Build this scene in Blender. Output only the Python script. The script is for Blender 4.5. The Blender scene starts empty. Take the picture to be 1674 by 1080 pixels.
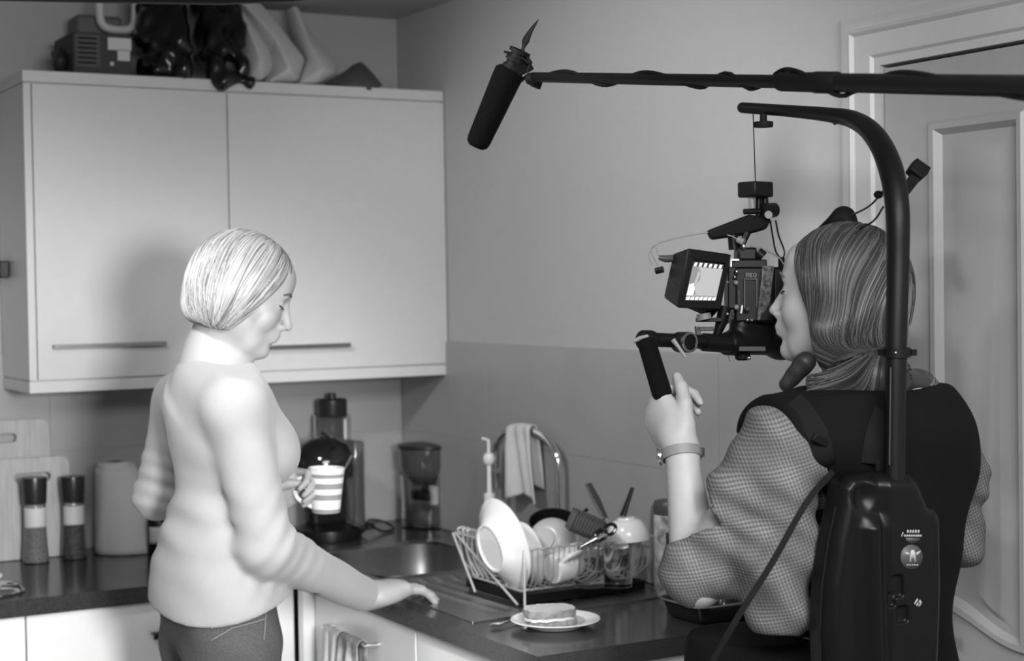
import bpy, bmesh, math, random
import numpy as np
from mathutils import Vector, Matrix
random.seed(7); np.random.seed(7)
SC = bpy.context.scene
COL = SC.collection

# ---------------------------------------------------------------- camera
CAM_LOC = np.array([-2.074, -4.255, 1.595]); FPX = 2684.0
def _basis(yaw, pit, rol):
    F = np.array([math.sin(yaw)*math.cos(pit), math.cos(yaw)*math.cos(pit), math.sin(pit)])
    R = np.array([math.cos(yaw), -math.sin(yaw), 0.0]); U = np.cross(R, F)
    c, s = math.cos(rol), math.sin(rol)
    return F, c*R+s*U, -s*R+c*U
CF, CR, CU = _basis(*np.radians([29.833, -1.5136, -.9061]))
cam_data = bpy.data.cameras.new('camera'); cam = bpy.data.objects.new('camera', cam_data); COL.objects.link(cam)
_m = Matrix.Identity(4)
for i in range(3):
    _m[i][0], _m[i][1], _m[i][2], _m[i][3] = CR[i], CU[i], -CF[i], CAM_LOC[i]
cam.matrix_world = _m
cam_data.sensor_width = 36; cam_data.sensor_fit = 'HORIZONTAL'; cam_data.lens = FPX/1674*36
cam_data.dof.use_dof = True; cam_data.dof.focus_distance = 2.62; cam_data.dof.aperture_fstop = 4.5
cam_data.clip_start = .05
SC.camera = cam

# ---------------------------------------------------------------- view, world, lights
SC.view_settings.view_transform = 'Standard'; SC.view_settings.look = 'None'
SC.view_settings.gamma = 1; SC.view_settings.exposure = 0.0; SC.view_settings.use_curve_mapping = False
W = bpy.data.worlds.new('world'); SC.world = W; W.use_nodes = True
W.node_tree.nodes['Background'].inputs[0].default_value = (.02, .02, .02, 1)
def area(name, loc, aim, sx, sy, power, spread=180):
    l = bpy.data.lights.new(name, 'AREA'); l.shape = 'RECTANGLE'; l.size = sx; l.size_y = sy; l.energy = power
    l.spread = math.radians(spread)
    o = bpy.data.objects.new(name, l); COL.objects.link(o); o.location = loc
    o.rotation_euler = (Vector(aim)-Vector(loc)).to_track_quat('-Z', 'Y').to_euler(); return o
def spot(name, loc, aim, power, cone, blend, radius):
    l = bpy.data.lights.new(name, 'SPOT'); l.energy = power; l.spot_size = math.radians(cone); l.spot_blend = blend
    l.shadow_soft_size = radius
    o = bpy.data.objects.new(name, l); COL.objects.link(o); o.location = loc
    o.rotation_euler = (Vector(aim)-Vector(loc)).to_track_quat('-Z', 'Y').to_euler(); return o
# lamp beside the photographer, throwing along the left of the room
spot('key_lamp', (-1.50, -4.35, 1.62), (-1.20, -.6, .80), 410, 38, .6, .20)
# ceiling spot over the worktop turned to the right-hand wall, and an added, unseen ceiling fill further back
spot('ceiling_spot', (-1.65, -1.8, 2.33), (0, -1.15, 1.35), 90, 80, .75, .12)
area('ceiling_fill', (-1.3, -3.5, 2.34), (-1.2, -2.5, 0), 1.5, 1.3, 122)

# ---------------------------------------------------------------- helpers
def at(px, py, Z):                       # point seen at a pixel of the photograph, Z metres in front of the camera
    return Vector(CAM_LOC + Z*(CF + CR*((px-837)/FPX) + CU*((540-py)/FPX)))
def on(px, py, ax, val):                 # where the same sight line meets the plane axis = val
    d = CF + CR*((px-837)/FPX) + CU*((540-py)/FPX)
    return Vector(CAM_LOC + d*(val-CAM_LOC[ax])/d[ax])
def onz(px, py, z): return on(px, py, 2, z)

def mat(name, g, rough=.5, metal=0., spec=.5, noise=0, nscale=40, bump=0, bscale=200, trans=0, coat=0, stretch=None, ior=1.45, sheen=0, alpha=1):
    m = bpy.data.materials.new(name); m.use_nodes = True; nt = m.node_tree; b = nt.nodes['Principled BSDF']
    b.inputs['Base Color'].default_value = (g, g, g, 1); b.inputs['Roughness'].default_value = rough
    b.inputs['Metallic'].default_value = metal; b.inputs['Specular IOR Level'].default_value = spec
    b.inputs['Transmission Weight'].default_value = trans; b.inputs['Coat Weight'].default_value = coat
    b.inputs['IOR'].default_value = ior; b.inputs['Sheen Weight'].default_value = sheen; b.inputs['Alpha'].default_value = alpha
    tc = nt.nodes.new('ShaderNodeTexCoord'); mp = nt.nodes.new('ShaderNodeMapping')
    nt.links.new(tc.outputs['Object'], mp.inputs[0])
    if stretch: mp.inputs['Scale'].default_value = stretch
    n = nt.nodes.new('ShaderNodeTexNoise'); n.inputs['Scale'].default_value = nscale; n.inputs['Detail'].default_value = 4
    nt.links.new(mp.outputs[0], n.inputs['Vector'])
    r = nt.nodes.new('ShaderNodeMapRange'); r.inputs[1].default_value = .3; r.inputs[2].default_value = .7
    a = max(noise, .015)
    r.inputs[3].default_value = g*(1-a); r.inputs[4].default_value = min(1, g*(1+a))
    nt.links.new(n.outputs[0], r.inputs[0]); nt.links.new(r.outputs[0], b.inputs['Base Color'])
    if bump:
        n2 = nt.nodes.new('ShaderNodeTexNoise'); n2.inputs['Scale'].default_value = bscale; n2.inputs['Detail'].default_value = 3
        nt.links.new(mp.outputs[0], n2.inputs['Vector'])
        bp = nt.nodes.new('ShaderNodeBump'); bp.inputs['Strength'].default_value = bump; bp.inputs['Distance'].default_value = .003
        nt.links.new(n2.outputs[0], bp.inputs['Height']); nt.links.new(bp.outputs[0], b.inputs['Normal'])
    return m

class MB:                                # mesh collector: many shapes, one mesh object
    def __init__(s): s.v = []; s.f = []; s.mi = []; s.cur = 0
    def add(s, vs, fs):
        o = len(s.v); s.v += [tuple(v) for v in vs]; s.f += [tuple(i+o for i in f) for f in fs]; s.mi += [s.cur]*len(fs); return s
    def box(s, c, d, rot=None):
        c = Vector(c); hx, hy, hz = d[0]/2, d[1]/2, d[2]/2
        vs = [Vector((x, y, z)) for x in (-hx, hx) for y in (-hy, hy) for z in (-hz, hz)]
        if rot is not None: vs = [rot @ v for v in vs]
        return s.add([c+v for v in vs], [(0,1,3,2),(4,6,7,5),(0,4,5,1),(2,3,7,6),(0,2,6,4),(1,5,7,3)])
    def bb(s, x0, x1, y0, y1, z0, z1): return s.box(((x0+x1)/2, (y0+y1)/2, (z0+z1)/2), (x1-x0, y1-y0, z1-z0))
    def tube(s, pts, r, n=10, flat=None, caps=True, up=None, closed=False):
        P = [Vector(p) for p in pts]; N = len(P)
        rs = r if isinstance(r, (list, tuple)) else [r]*N
        prev = None; rings = []
        for i in range(N):
            if closed: t = P[(i+1) % N]-P[i-1]
            else: t = P[min(i+1, N-1)]-P[max(i-1, 0)]
            t.normalize()
            if prev is None:
                a = Vector(up) if up is not None else (Vector((0,0,1)) if abs(t.z) < .9 else Vector((1,0,0)))
            else: a = prev
            a = (a - t*a.dot(t)); a.normalize(); prev = a; b = t.cross(a)
            fl = flat if flat else 1
            rings.append([P[i]+(a*math.cos(k*2*math.pi/n)*rs[i]*fl+b*math.sin(k*2*math.pi/n)*rs[i]) for k in range(n)])
        vs = [v for ring in rings for v in ring]; fs = []
        M = N if closed else N-1
        for i in range(M):
            j = (i+1) % N
            for k in range(n): fs.append((i*n+k, i*n+(k+1) % n, j*n+(k+1) % n, j*n+k))
        if caps and not closed: fs += [tuple(range(n-1, -1, -1)), tuple((N-1)*n+k for k in range(n))]
        return s.add(vs, fs)
    def lathe(s, prof, c=(0,0,0), axis=(0,0,1), n=36, sx=1, sy=1, ang=2*math.pi, roll=0):
        ax = Vector(axis).normalized(); q = Vector((0,0,1)).rotation_difference(ax).to_matrix() @ Matrix.Rotation(roll, 3, 'Z'); c = Vector(c)
        vs = []; fs = []; m = len(prof)
        for k in range(n):
            a = ang*k/n
            for r, z in prof: vs.append(c + q @ Vector((r*math.cos(a)*sx, r*math.sin(a)*sy, z)))
        for k in range(n):
            j = (k+1) % n
            for i in range(m-1): fs.append((k*m+i, j*m+i, j*m+i+1, k*m+i+1))
        return s.add(vs, fs)
    def ball(s, c, r, n=14, rot=None):
        r = r if isinstance(r, (tuple, list)) else (r, r, r); vs = []; fs = []
        for i in range(n+1):
            th = math.pi*i/n
            for k in range(n*2):
                ph = math.pi*k/n
                v = Vector((r[0]*math.sin(th)*math.cos(ph), r[1]*math.sin(th)*math.sin(ph), r[2]*math.cos(th)))
                vs.append(Vector(c)+(rot @ v if rot is not None else v))
        w = 2*n
        for i in range(n):
            for k in range(w): fs.append((i*w+k, (i+1)*w+k, (i+1)*w+(k+1) % w, i*w+(k+1) % w))
        return s.add(vs, fs)
    def prism(s, poly, o, ux, uy, depth):  # polygon in plane (ux, uy) at o, extruded by vector depth
        o = Vector(o); ux = Vector(ux); uy = Vector(uy); d = Vector(depth); n = len(poly)
        a = [o+ux*x+uy*y for x, y in poly]; vs = a+[v+d for v in a]
        fs = [tuple(range(n)), tuple(range(2*n-1, n-1, -1))]+[(i, i+n, (i+1) % n+n, (i+1) % n) for i in range(n)]
        return s.add(vs, fs)
    def grid(s, fn, nu, nv, cu=False):     # surface fn(u, v) for u, v in 0..1
        vs = [fn(i/nu, j/nv) for i in range(nu+1) for j in range(nv+1)]
        fs = [(i*(nv+1)+j, (i+1)*(nv+1)+j, (i+1)*(nv+1)+j+1, i*(nv+1)+j+1) for i in range(nu) for j in range(nv)]
        return s.add(vs, fs)
    def build(s, name, m, parent=None, smooth=True, bevel=0, seg=2, solid=0, subd=0, recalc=True, angle=40):
        me = bpy.data.meshes.new(name); me.from_pydata([tuple(v) for v in s.v], [], s.f)
        ms = m if isinstance(m, (list, tuple)) else [m]
        for q in ms: me.materials.append(q)
        if any(s.mi): me.polygons.foreach_set('material_index', s.mi)
        if recalc:
            bm = bmesh.new(); bm.from_mesh(me); bmesh.ops.remove_doubles(bm, verts=bm.verts, dist=1e-6)
            bmesh.ops.recalc_face_normals(bm, faces=bm.faces); bm.to_mesh(me); bm.free()
        if smooth:
            me.polygons.foreach_set('use_smooth', [True]*len(me.polygons))
            try: me.set_sharp_from_angle(angle=math.radians(angle))
            except Exception: pass
        o = bpy.data.objects.new(name, me); COL.objects.link(o)
        if parent is not None: setp(o, parent)
        if solid: q = o.modifiers.new('solid', 'SOLIDIFY'); q.thickness = solid; q.offset = 0
        if bevel: q = o.modifiers.new('bevel', 'BEVEL'); q.width = bevel; q.segments = seg; q.limit_method = 'ANGLE'
        if subd: q = o.modifiers.new('subd', 'SUBSURF'); q.levels = subd; q.render_levels = subd
        return o
def setp(o, parent):
    top = parent; M = Matrix.Identity(4); ch = []
    while top is not None: ch.append(top); top = top.parent
    M = Matrix.Identity(4)
    for q in reversed(ch): M = M @ q.matrix_parent_inverse @ Matrix.LocRotScale(q.location, q.rotation_euler, q.scale)
    o.parent = parent; o.matrix_parent_inverse = M.inverted()
def tag(o, label, cat, group=None, kind=None):
    if label: o['label'] = label
    if cat: o['category'] = cat
    if group: o['group'] = group
    if kind: o['kind'] = kind
    return o
def thing(name, label, cat, loc, group=None):
    o = bpy.data.objects.new(name, None); COL.objects.link(o); o.location = loc; o.empty_display_size = .05
    return tag(o, label, cat, group)
def struct(o): o['kind'] = 'structure'; return o

def bez(P, n=24):                        # smooth path through points (Catmull-Rom)
    P = [Vector(p) for p in P]; Q = [P[0]*2-P[1]]+P+[P[-1]*2-P[-2]]; out = []
    for i in range(1, len(Q)-2):
        for k in range(n):
            t = k/n; a, b, c, d = Q[i-1], Q[i], Q[i+1], Q[i+2]
            out.append(.5*((2*b)+(c-a)*t+(2*a-5*b+4*c-d)*t*t+(3*b-a-3*c+d)*t**3))
    out.append(P[-1]); return out

# ---- implicit surfaces: smooth unions of capsules and ellipsoids, meshed by surface nets
class SDF:
    def __init__(s, lo, hi, h):
        s.h = h; s.lo = np.array(lo, float); s.n = np.ceil((np.array(hi, float)-s.lo)/h).astype(int)+1
        s.ax = [(s.lo[i]+h*np.arange(s.n[i])).astype(np.float32) for i in range(3)]
        s.D = np.full(s.n, .06, np.float32)
    def _sl(s, lo, hi, pad):
        a = np.clip(np.floor((np.array(lo)-pad-s.lo)/s.h).astype(int), 0, s.n); b = np.clip(np.ceil((np.array(hi)+pad-s.lo)/s.h).astype(int)+1, 0, s.n)
        if np.any(b-a < 1): return None
        sl = tuple(slice(a[i], b[i]) for i in range(3))
        return sl, s.ax[0][sl[0]][:, None, None], s.ax[1][sl[1]][None, :, None], s.ax[2][sl[2]][None, None, :]
    def _op(s, sl, d, k, sub):
        A = s.D[sl]
        if sub: A = -A
        k = max(k, 1e-4); hh = np.clip(.5+.5*(d-A)/k, 0, 1); r = d*(1-hh)+A*hh-k*hh*(1-hh)
        s.D[sl] = -r if sub else r
    def cap(s, a, b, ra, rb=None, k=.01, sub=False, sq=None):
        rb = ra if rb is None else rb; a = np.array(a, float); b = np.array(b, float); R = max(ra, rb)
        q = s._sl(np.minimum(a, b)-R, np.maximum(a, b)+R, max(k, 2*s.h)+.01)
        if q is None: return s
        sl, X, Y, Z = q; ab = b-a; L = max(ab@ab, 1e-9)
        t = np.clip(((X-a[0])*ab[0]+(Y-a[1])*ab[1]+(Z-a[2])*ab[2])/L, 0, 1)
        d = np.sqrt((X-a[0]-t*ab[0])**2+(Y-a[1]-t*ab[1])**2+(Z-a[2]-t*ab[2])**2)-(ra+t*(rb-ra))
        s._op(sl, d, k, sub); return s
    def ell(s, c, r, M=None, k=.01, sub=False):
        c = np.array(c, float); r = np.array(r, float); M = np.eye(3) if M is None else np.array(M)
        R = np.sqrt(((M*r)**2).sum(1))
        q = s._sl(c-R, c+R, max(k, 2*s.h)+.012)
        if q is None: return s
        sl, X, Y, Z = q; X = X-c[0]; Y = Y-c[1]; Z = Z-c[2]
        a = [(X*M[0, i]+Y*M[1, i]+Z*M[2, i]) for i in range(3)]
        k0 = np.sqrt(sum((a[i]/r[i])**2 for i in range(3))); k1 = np.sqrt(sum((a[i]/r[i]**2)**2 for i in range(3)))+1e-9
        s._op(sl, k0*(k0-1)/k1, k, sub); return s
    def rbox(s, c, hd, rr, M=None, k=.01, sub=False):
        c = np.array(c, float); M = np.eye(3) if M is None else np.array(M); R = np.abs(M)@np.array(hd)+rr
        q = s._sl(c-R, c+R, max(k, 2*s.h)+.01)
        if q is None: return s
        sl, X, Y, Z = q; X = X-c[0]; Y = Y-c[1]; Z = Z-c[2]
        a = [np.abs(X*M[0, i]+Y*M[1, i]+Z*M[2, i])-hd[i]+rr for i in range(3)]
        d = np.sqrt(sum(np.maximum(v, 0)**2 for v in a))+np.minimum(np.maximum(np.maximum(a[0], a[1]), a[2]), 0)-rr
        s._op(sl, d, k, sub); return s
    def wave(s, fn):                      # displacement fn(X, Y, Z) added to the field
        s.D = s.D+fn(s.ax[0][:, None, None], s.ax[1][None, :, None], s.ax[2][None, None, :]).astype(np.float32); return s
    def cut(s, fn, k=.003):               # keep only where fn <= 0
        d = fn(s.ax[0][:, None, None], s.ax[1][None, :, None], s.ax[2][None, None, :]).astype(np.float32)
        d = np.broadcast_to(d, s.D.shape); hh = np.clip(.5+.5*(s.D-d)/k, 0, 1); s.D = d*(1-hh)+s.D*hh+k*hh*(1-hh); return s
    def verts_faces(s):
        D = s.D; D[0], D[-1] = .05, .05; D[:, 0], D[:, -1] = .05, .05; D[:, :, 0], D[:, :, -1] = .05, .05
        S = D < 0; n = np.array(D.shape)-1
        cs = [(i, j, k) for i in (0, 1) for j in (0, 1) for k in (0, 1)]
        def sub(A, c): return A[c[0]:c[0]+n[0], c[1]:c[1]+n[1], c[2]:c[2]+n[2]]
        cnt = np.zeros(n, np.uint8)
        for c in cs: cnt += sub(S, c)
        act = (cnt > 0) & (cnt < 8); idx = np.argwhere(act)
        acc = np.zeros((len(idx), 3)); num = np.zeros(len(idx))
        for c in cs:
            for a in range(3):
                if c[a] == 0:
                    c2 = list(c); c2[a] = 1
                    p = D[idx[:, 0]+c[0], idx[:, 1]+c[1], idx[:, 2]+c[2]]; q = D[idx[:, 0]+c2[0], idx[:, 1]+c2[1], idx[:, 2]+c2[2]]
                    m = (p < 0) != (q < 0); t = np.where(m, p/np.where(m, p-q, 1), 0)
                    w = np.repeat(np.array(c, float)[None], len(idx), 0); w[:, a] = t
                    acc += w*m[:, None]; num += m
        V = s.lo+(idx+acc/num[:, None])*s.h
        ID = np.full(n, -1, np.int32); ID[tuple(idx.T)] = np.arange(len(idx)); Fc = []
        for a in range(3):
            b, c = (a+1) % 3, (a+2) % 3
            s0 = [slice(0, None)]*3; s1 = [slice(0, None)]*3; s0[a] = slice(0, -1); s1[a] = slice(1, None)
            A = S[tuple(s0)]; B = S[tuple(s1)]; e = np.argwhere(A != B)
            e = e[(e[:, b] > 0) & (e[:, c] > 0) & (e[:, b] < n[b]) & (e[:, c] < n[c])]
            ins = S[tuple(e.T)]; q = []
            for db, dc in ((0, 0), (-1, 0), (-1, -1), (0, -1)):
                g = e.copy(); g[:, b] += db; g[:, c] += dc; q.append(ID[tuple(g.T)])
            q = np.stack(q, 1); q[~ins] = q[~ins][:, ::-1]; Fc.append(q)
        Fc = np.concatenate(Fc); Fc = Fc[(Fc >= 0).all(1)]
        return V, Fc
    def build(s, name, m, parent=None, relax=1):
        V, Fc = s.verts_faces()
        for _ in range(relax):            # light relaxation of the grid steps
            A = np.zeros_like(V); N = np.zeros(len(V))
            for i in range(4):
                for j in (1, 3): np.add.at(A, Fc[:, i], V[Fc[:, (i+j) % 4]]); np.add.at(N, Fc[:, i], 1)
            V = .5*V+.5*A/np.maximum(N, 1)[:, None]
        me = bpy.data.meshes.new(name); me.vertices.add(len(V)); me.vertices.foreach_set('co', V.astype(np.float32).ravel())
        me.loops.add(len(Fc)*4); me.loops.foreach_set('vertex_index', Fc.astype(np.int32).ravel())
        me.polygons.add(len(Fc)); me.polygons.foreach_set('loop_start', np.arange(len(Fc), dtype=np.int32)*4)
        me.update(calc_edges=True); me.validate()
        me.polygons.foreach_set('use_smooth', [True]*len(me.polygons))
        for q in (m if isinstance(m, (list, tuple)) else [m]): me.materials.append(q)
        o = bpy.data.objects.new(name, me); COL.objects.link(o)
        if parent is not None: setp(o, parent)
        return o
# ---------------------------------------------------------------- materials
M_wall = mat('wall_paint', .46, .75, bump=.15, bscale=120)
M_ceil = mat('ceiling_paint', .50, .8)
M_tile = mat('splashback_tile', .34, .35, noise=.04, nscale=6)
M_white = mat('white_laminate', .64, .28)
M_wside = mat('cabinet_side', .30, .4)
M_gloss = mat('white_gloss_laminate', .9, .25)
M_door = mat('door_paint', .34, .4, bump=.05)
M_trim = mat('trim_paint', .50, .35)
M_floor = mat('floor_vinyl', .22, .45, noise=.1, nscale=8)
M_top = mat('dark_worktop', .045, .16, noise=.5, nscale=420)
M_steel = mat('brushed_steel', .34, .34, metal=1, noise=.05, nscale=60, stretch=(1, 12, 1))
M_chrome = mat('chrome', .85, .1, metal=1)
M_blk = mat('black_plastic', .006, .35, spec=.35)
M_blkm = mat('black_matte', .005, .65, spec=.25)
M_dark = mat('dark_grey_plastic', .05, .4)
M_cer = mat('white_ceramic', .82, .2, coat=.3)
M_glass = mat('clear_glass', .9, .03, trans=1)
M_grout = mat('joint_line', .08, .8)

# ---------------------------------------------------------------- setting
XL, YF, ZC = -3.6, -5.4, 2.365
def slab(name, a, m): return struct(MB().bb(*a).build(name, m, smooth=False))
slab('floor', (XL, 0, YF, 0, -.1, 0), M_floor)
slab('ceiling', (XL, 0, YF, 0, ZC, ZC+.1), M_ceil)
slab('wall_back', (XL-.1, .1, 0, .1, -.1, ZC+.1), M_wall)
slab('wall_left', (XL-.1, XL, YF, 0, -.1, ZC+.1), M_wall)
slab('wall_front', (XL-.1, .1, YF-.1, YF, -.1, ZC+.1), M_wall)
DY0, DY1, DZ = -2.004, -2.80, 1.985       # doorway in the right wall
w = MB().bb(0, .12, DY0, .1, -.1, ZC+.1).bb(0, .12, YF, DY1, -.1, ZC+.1).bb(0, .12, DY1, DY0, DZ, ZC+.1)
struct(w.build('wall_right', M_wall, smooth=False))
# tiled splashbacks with real joints
TH = .009; TZ = 1.45; WZ = .932
def tiles(name, along, a0, a1, z0, z1, tw, th):
    b = MB(); g = .0012
    k = 0; a = a1
    rows = max(1, int(round((z1-z0)/th)))
    for r in range(rows):
        zz0 = z1-(r+1)*th; zz1 = z1-r*th; zz0 = max(zz0, z0)
        a = a1
        while a > a0+.01:
            aa = max(a0, a-tw)
            if along == 'x': b.bb(aa+g/2, a-g/2, -TH, -.0005, zz0+g/2, zz1-g/2)
            else: b.bb(-TH, -.0005, aa+g/2, a-g/2, zz0+g/2, zz1-g/2)
            a = aa
    o = b.build(name, M_tile, smooth=False, bevel=.0008, seg=1); struct(o)
    q = MB()
    if along == 'x': q.bb(a0, a1, -TH+.0014, -.0003, z0, z1-.001)
    else: q.bb(-TH+.0014, -.0003, a0, a1, z0, z1-.001)
    g_ = q.build('grout', M_tile, o, smooth=False)
    return o
t1 = on(42, 700, 1, -TH).x
tiles('trim_1', 'x', XL, -.012, WZ+.001, TZ, .50, .2585)
tiles('trim_2', 'y', -1.89, -.012, WZ+.001, TZ, .50, .2585)
# architrave (moulded) around the door: profile swept up the jamb and across the head
prof = [(0, 0), (0, .014), (.010, .018), (.026, .018), (.034, .024), (.040, .017), (.060, .014), (.078, .014), (.083, .008), (.098, .008), (.098, 0)]
def arch(name, path):                      # mitred sweep: path of (y, z) and outward vectors
    b = MB(); vs = []; n = len(prof)
    for (y, z), (oy, oz) in path:
        for d, h in prof:
            dd = .098-d
            vs.append((-h, y+oy*dd, z+oz*dd))
    fs = []
    for i in range(len(path)-1):
        for k in range(n): fs.append((i*n+k, i*n+(k+1) % n, (i+1)*n+(k+1) % n, (i+1)*n+k))
    b.add(vs, fs); return struct(b.build(name, M_trim, smooth=True, angle=25))
arch('trim_3', [((DY0, 0), (1, 0)), ((DY0, DZ), (1, 1)), ((DY1, DZ), (-1, 1)), ((DY1, 0), (-1, 0))])
# the door: moulded six panel look, two columns; top panels tall
d1 = bpy.data.objects.new('door_1', None); COL.objects.link(d1); d1.location = (.02, (DY0+DY1)/2, 0); d1['kind'] = 'structure'
yA, yB = DY0-.004, DY1+.004
sty = on(1519, 300, 0, 0).y; stB = on(1678, 300, 0, 0).y; pz1 = on(1535, 196, 0, 0).z; pz0 = on(1600, 1006, 0, 0).z
print('door panel', sty, stB, pz1, pz0)
def panel(b, y0, y1, z0, z1, arcb=0):      # y0 > y1 ; raised moulding ring and sunk field
    rings = [(0, .0), (.006, .007), (.016, .006), (.026, -.007), (.045, -.007), (.060, -.001)]
    nseg = 14; L = []
    for ins, h in rings:
        ya, yb_, za, zb = y0-ins, y1+ins, z0+ins, z1-ins
        loop = [(ya, zb)]
        loop += [(yb_, zb)]
        for i in range(nseg+1):
            t = i/nseg; y = yb_+(ya-yb_)*t
            loop.append((y, za - arcb*(1-math.cos(math.pi*(1-t)))/2))
        L.append([(-h, y, z) for y, z in loop])
    n = len(L[0]); vs = [v for l in L for v in l]; fs = []
    for i in range(len(L)-1):
        for k in range(n): fs.append((i*n+k, i*n+(k+1) % n, (i+1)*n+(k+1) % n, (i+1)*n+k))
    fs.append(tuple((len(L)-1)*n+k for k in range(n)))
    b.add(vs, fs); return L[0]
b = MB(); mid = (yA+yB)/2
cols = [(sty, stB), (2*mid-stB, 2*mid-sty)]
pan = []
for (a, c) in cols:
    pan.append((a, c, pz0, pz1)); pan.append((a, c, .22, .62)); 
leaf = MB().bb(.012, .05, yB, yA, .008, DZ-.006)
leaf.build('leaf', M_door, d1, smooth=False)
# front skin with stiles and rails around the panels
sk = MB(); ys = sorted({yB, yA, *[v for a, c in cols for v in (a, c)]})
def rail(y0, y1, z0, z1): sk.bb(.0, .0122, min(y0, y1), max(y0, y1), z0, z1)
rail(yA, cols[0][0], .008, DZ-.006); rail(cols[0][1], cols[1][0], .008, DZ-.006); rail(cols[1][1], yB, .008, DZ-.006)
for i, (a, c) in enumerate(cols):
    rail(a, c, pz1, DZ-.006); rail(a, c, .008, .22)
    arc = .05*(1 if i == 0 else -1)
    nn = 14; pts = [(a, .62)]              # lock rail with a swept top edge
    for k in range(nn+1):
        t = k/nn; pts.append((a+(c-a)*t, pz0-.05*(1-math.cos(math.pi*(t if i == 0 else 1-t)))/2))
    pts.append((c, .62)); sk.prism(pts, (0, 0, 0), (0, 1, 0), (0, 0, 1), (.0122, 0, 0))
sk.build('stile_and_rail', M_door, d1, smooth=False)
pb = MB()
for i, (a, c) in enumerate(cols):
    if i == 1:
        # reflect so that the sweep drops towards the middle of the door
        L0 = len(pb.v); panel(pb, -c, -a, pz0, pz1, .05); pb.v[L0:] = [(x, -y, z) for x, y, z in pb.v[L0:]]
    else: panel(pb, a, c, pz0, pz1, .05)
    panel(pb, a, c, .22, .62)
pb.build('raised_panel', M_door, d1, smooth=True, angle=25)
hb = MB().lathe([(.0, 0), (.026, 0), (.026, .006), (.010, .008), (.010, .045), (0, .045)], (0, yA-.06, 1.0), (-1, 0, 0))
hb.tube([(-.04, yA-.06, 1.0), (-.045, yA-.10, 1.0), (-.045, yA-.17, 1.0)], .009)
hb.build('door_handle', M_chrome, d1)
# skirting
struct(MB().bb(-.016, 0, YF, DY1-.10, 0, .10).build('baseboard_right', M_trim, smooth=False, bevel=.004))
struct(MB().bb(XL, 0, YF, YF+.016, 0, .10).build('baseboard_front', M_trim, smooth=False, bevel=.004))
struct(MB().bb(XL, XL+.016, YF+.016, -.65, 0, .10).build('baseboard_left', M_trim, smooth=False, bevel=.004))

# ---------------------------------------------------------------- wall cabinet
CB, CT, CY = 1.359, 2.129, -.29
x0 = on(43, 400, 1, CY).x; x1 = -.003; sx = on(374, 300, 1, CY).x
wc = thing('wall_cabinet', 'wide white two-door wall cabinet hung above the worktop in the corner', 'cabinet', ((x0+x1)/2, CY/2, CB))
pt = .028
MB().bb(x0, x1, CY+.001, -TH*0-.001, CT-pt, CT).build('top_panel', M_white, wc, smooth=False, bevel=.0015)
MB().bb(x0, x1, CY+.001, -TH-.001, CB, CB+pt).build('bottom_panel', M_white, wc, smooth=False, bevel=.0015)
ca = MB().bb(x0+.0005, x0+.019, CY+.001, -TH-.001, CB+pt+.003, CT-pt-.003).bb(x1-.019, x1, CY+.001, -TH-.001, CB+pt+.003, CT-pt-.003)
ca.bb(x0+.019, x1-.019, -.02, -TH-.001, CB+pt+.001, CT-pt-.001).bb(x0+.005, x1-.005, CY+.012, -.02, CB+pt-.0005, CB+pt+.0035).bb(x0+.005, x1-.005, CY+.012, -.02, CT-pt-.0035, CT-pt+.0005)
ca.build('carcass', M_white, wc, smooth=False, bevel=.001)
def cab_door(parent, xa, xb, za, zb, y, m, handle=None, hz=None):
    d = MB().bb(xa, xb, y, y+.018, za, zb).build('door', m, parent, smooth=False, bevel=.0015)
    if handle:
        ha, hb_ = handle
        h = MB()
        h.bb(ha, hb_, y-.024, y-.020, hz-.008, hz+.002).bb(ha, hb_, y-.024, y-.0002, hz-.0015, hz+.002)
        h.build('handle', M_steel, d, smooth=False, bevel=.0006)
    return d
cab_door(wc, x0+.021, sx-.0015, CB+pt+.003, CT-pt-.003, CY, M_white, (on(88, 567, 1, CY-.02).x, on(272, 560, 1, CY-.02).x), on(180, 562, 1, CY-.02).z)
cab_door(wc, sx+.0015, x1-.012, CB+pt+.003, CT-pt-.003, CY, M_white, (on(395, 568, 1, CY-.02).x, on(573, 562, 1, CY-.02).x), on(500, 564, 1, CY-.02).z)

# ---------------------------------------------------------------- worktop, base cabinets, sink
WX, WY, WE, WT = -.585, -.63, -1.733, .038
SX0, SX1, SY0, SY1 = -.535, -.07, -1.40, -.40
b = MB().bb(-2.7, WX, WY, -TH-.001, WZ-WT, WZ).bb(WX, SX0, WE, -TH-.001, WZ-WT, WZ).bb(SX1, -TH-.001, WE, -TH-.001, WZ-WT, WZ)
b.bb(SX0, SX1, WE, SY0, WZ-WT, WZ).bb(SX0, SX1, SY1, -TH-.001, WZ-WT, WZ)
tag(b.build('worktop', M_top, smooth=False), 'dark speckled L-shaped worktop running along both kitchen walls', 'worktop')
BZ = WZ-WT-.001; fy = WY+.022; fx = WX+.022
seam = on(42.5, 1030, 1, fy).x
def base_unit(xa, xb, label, handle=None, plinth=True):
    t = thing('base_cabinet', label, 'cabinet', ((xa+xb)/2, -.3, 0))
    MB().bb(xa+.001, xb-.001, fy+.019, -.02, .10, BZ).build('body', M_gloss, t, smooth=False)
    MB().bb(xa+.001, xb-.001, fy+.05, fy+.065, 0, .10).build('plinth', M_gloss, t, smooth=False)
    d = MB().bb(xa+.0018, xb-.0018, fy, fy+.018, .11, BZ-.003).build('door', M_gloss, t, smooth=False, bevel=.0015)
    if handle is not None:
        hx, hz = handle
        h = MB().bb(hx, hx+.16, fy-.024, fy-.019, hz-.012, hz).bb(hx, hx+.16, fy-.024, fy-.0002, hz-.002, hz+.001)
        h.build('handle', M_blk, d, smooth=False)
    return t
ux = seam-.6
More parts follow.
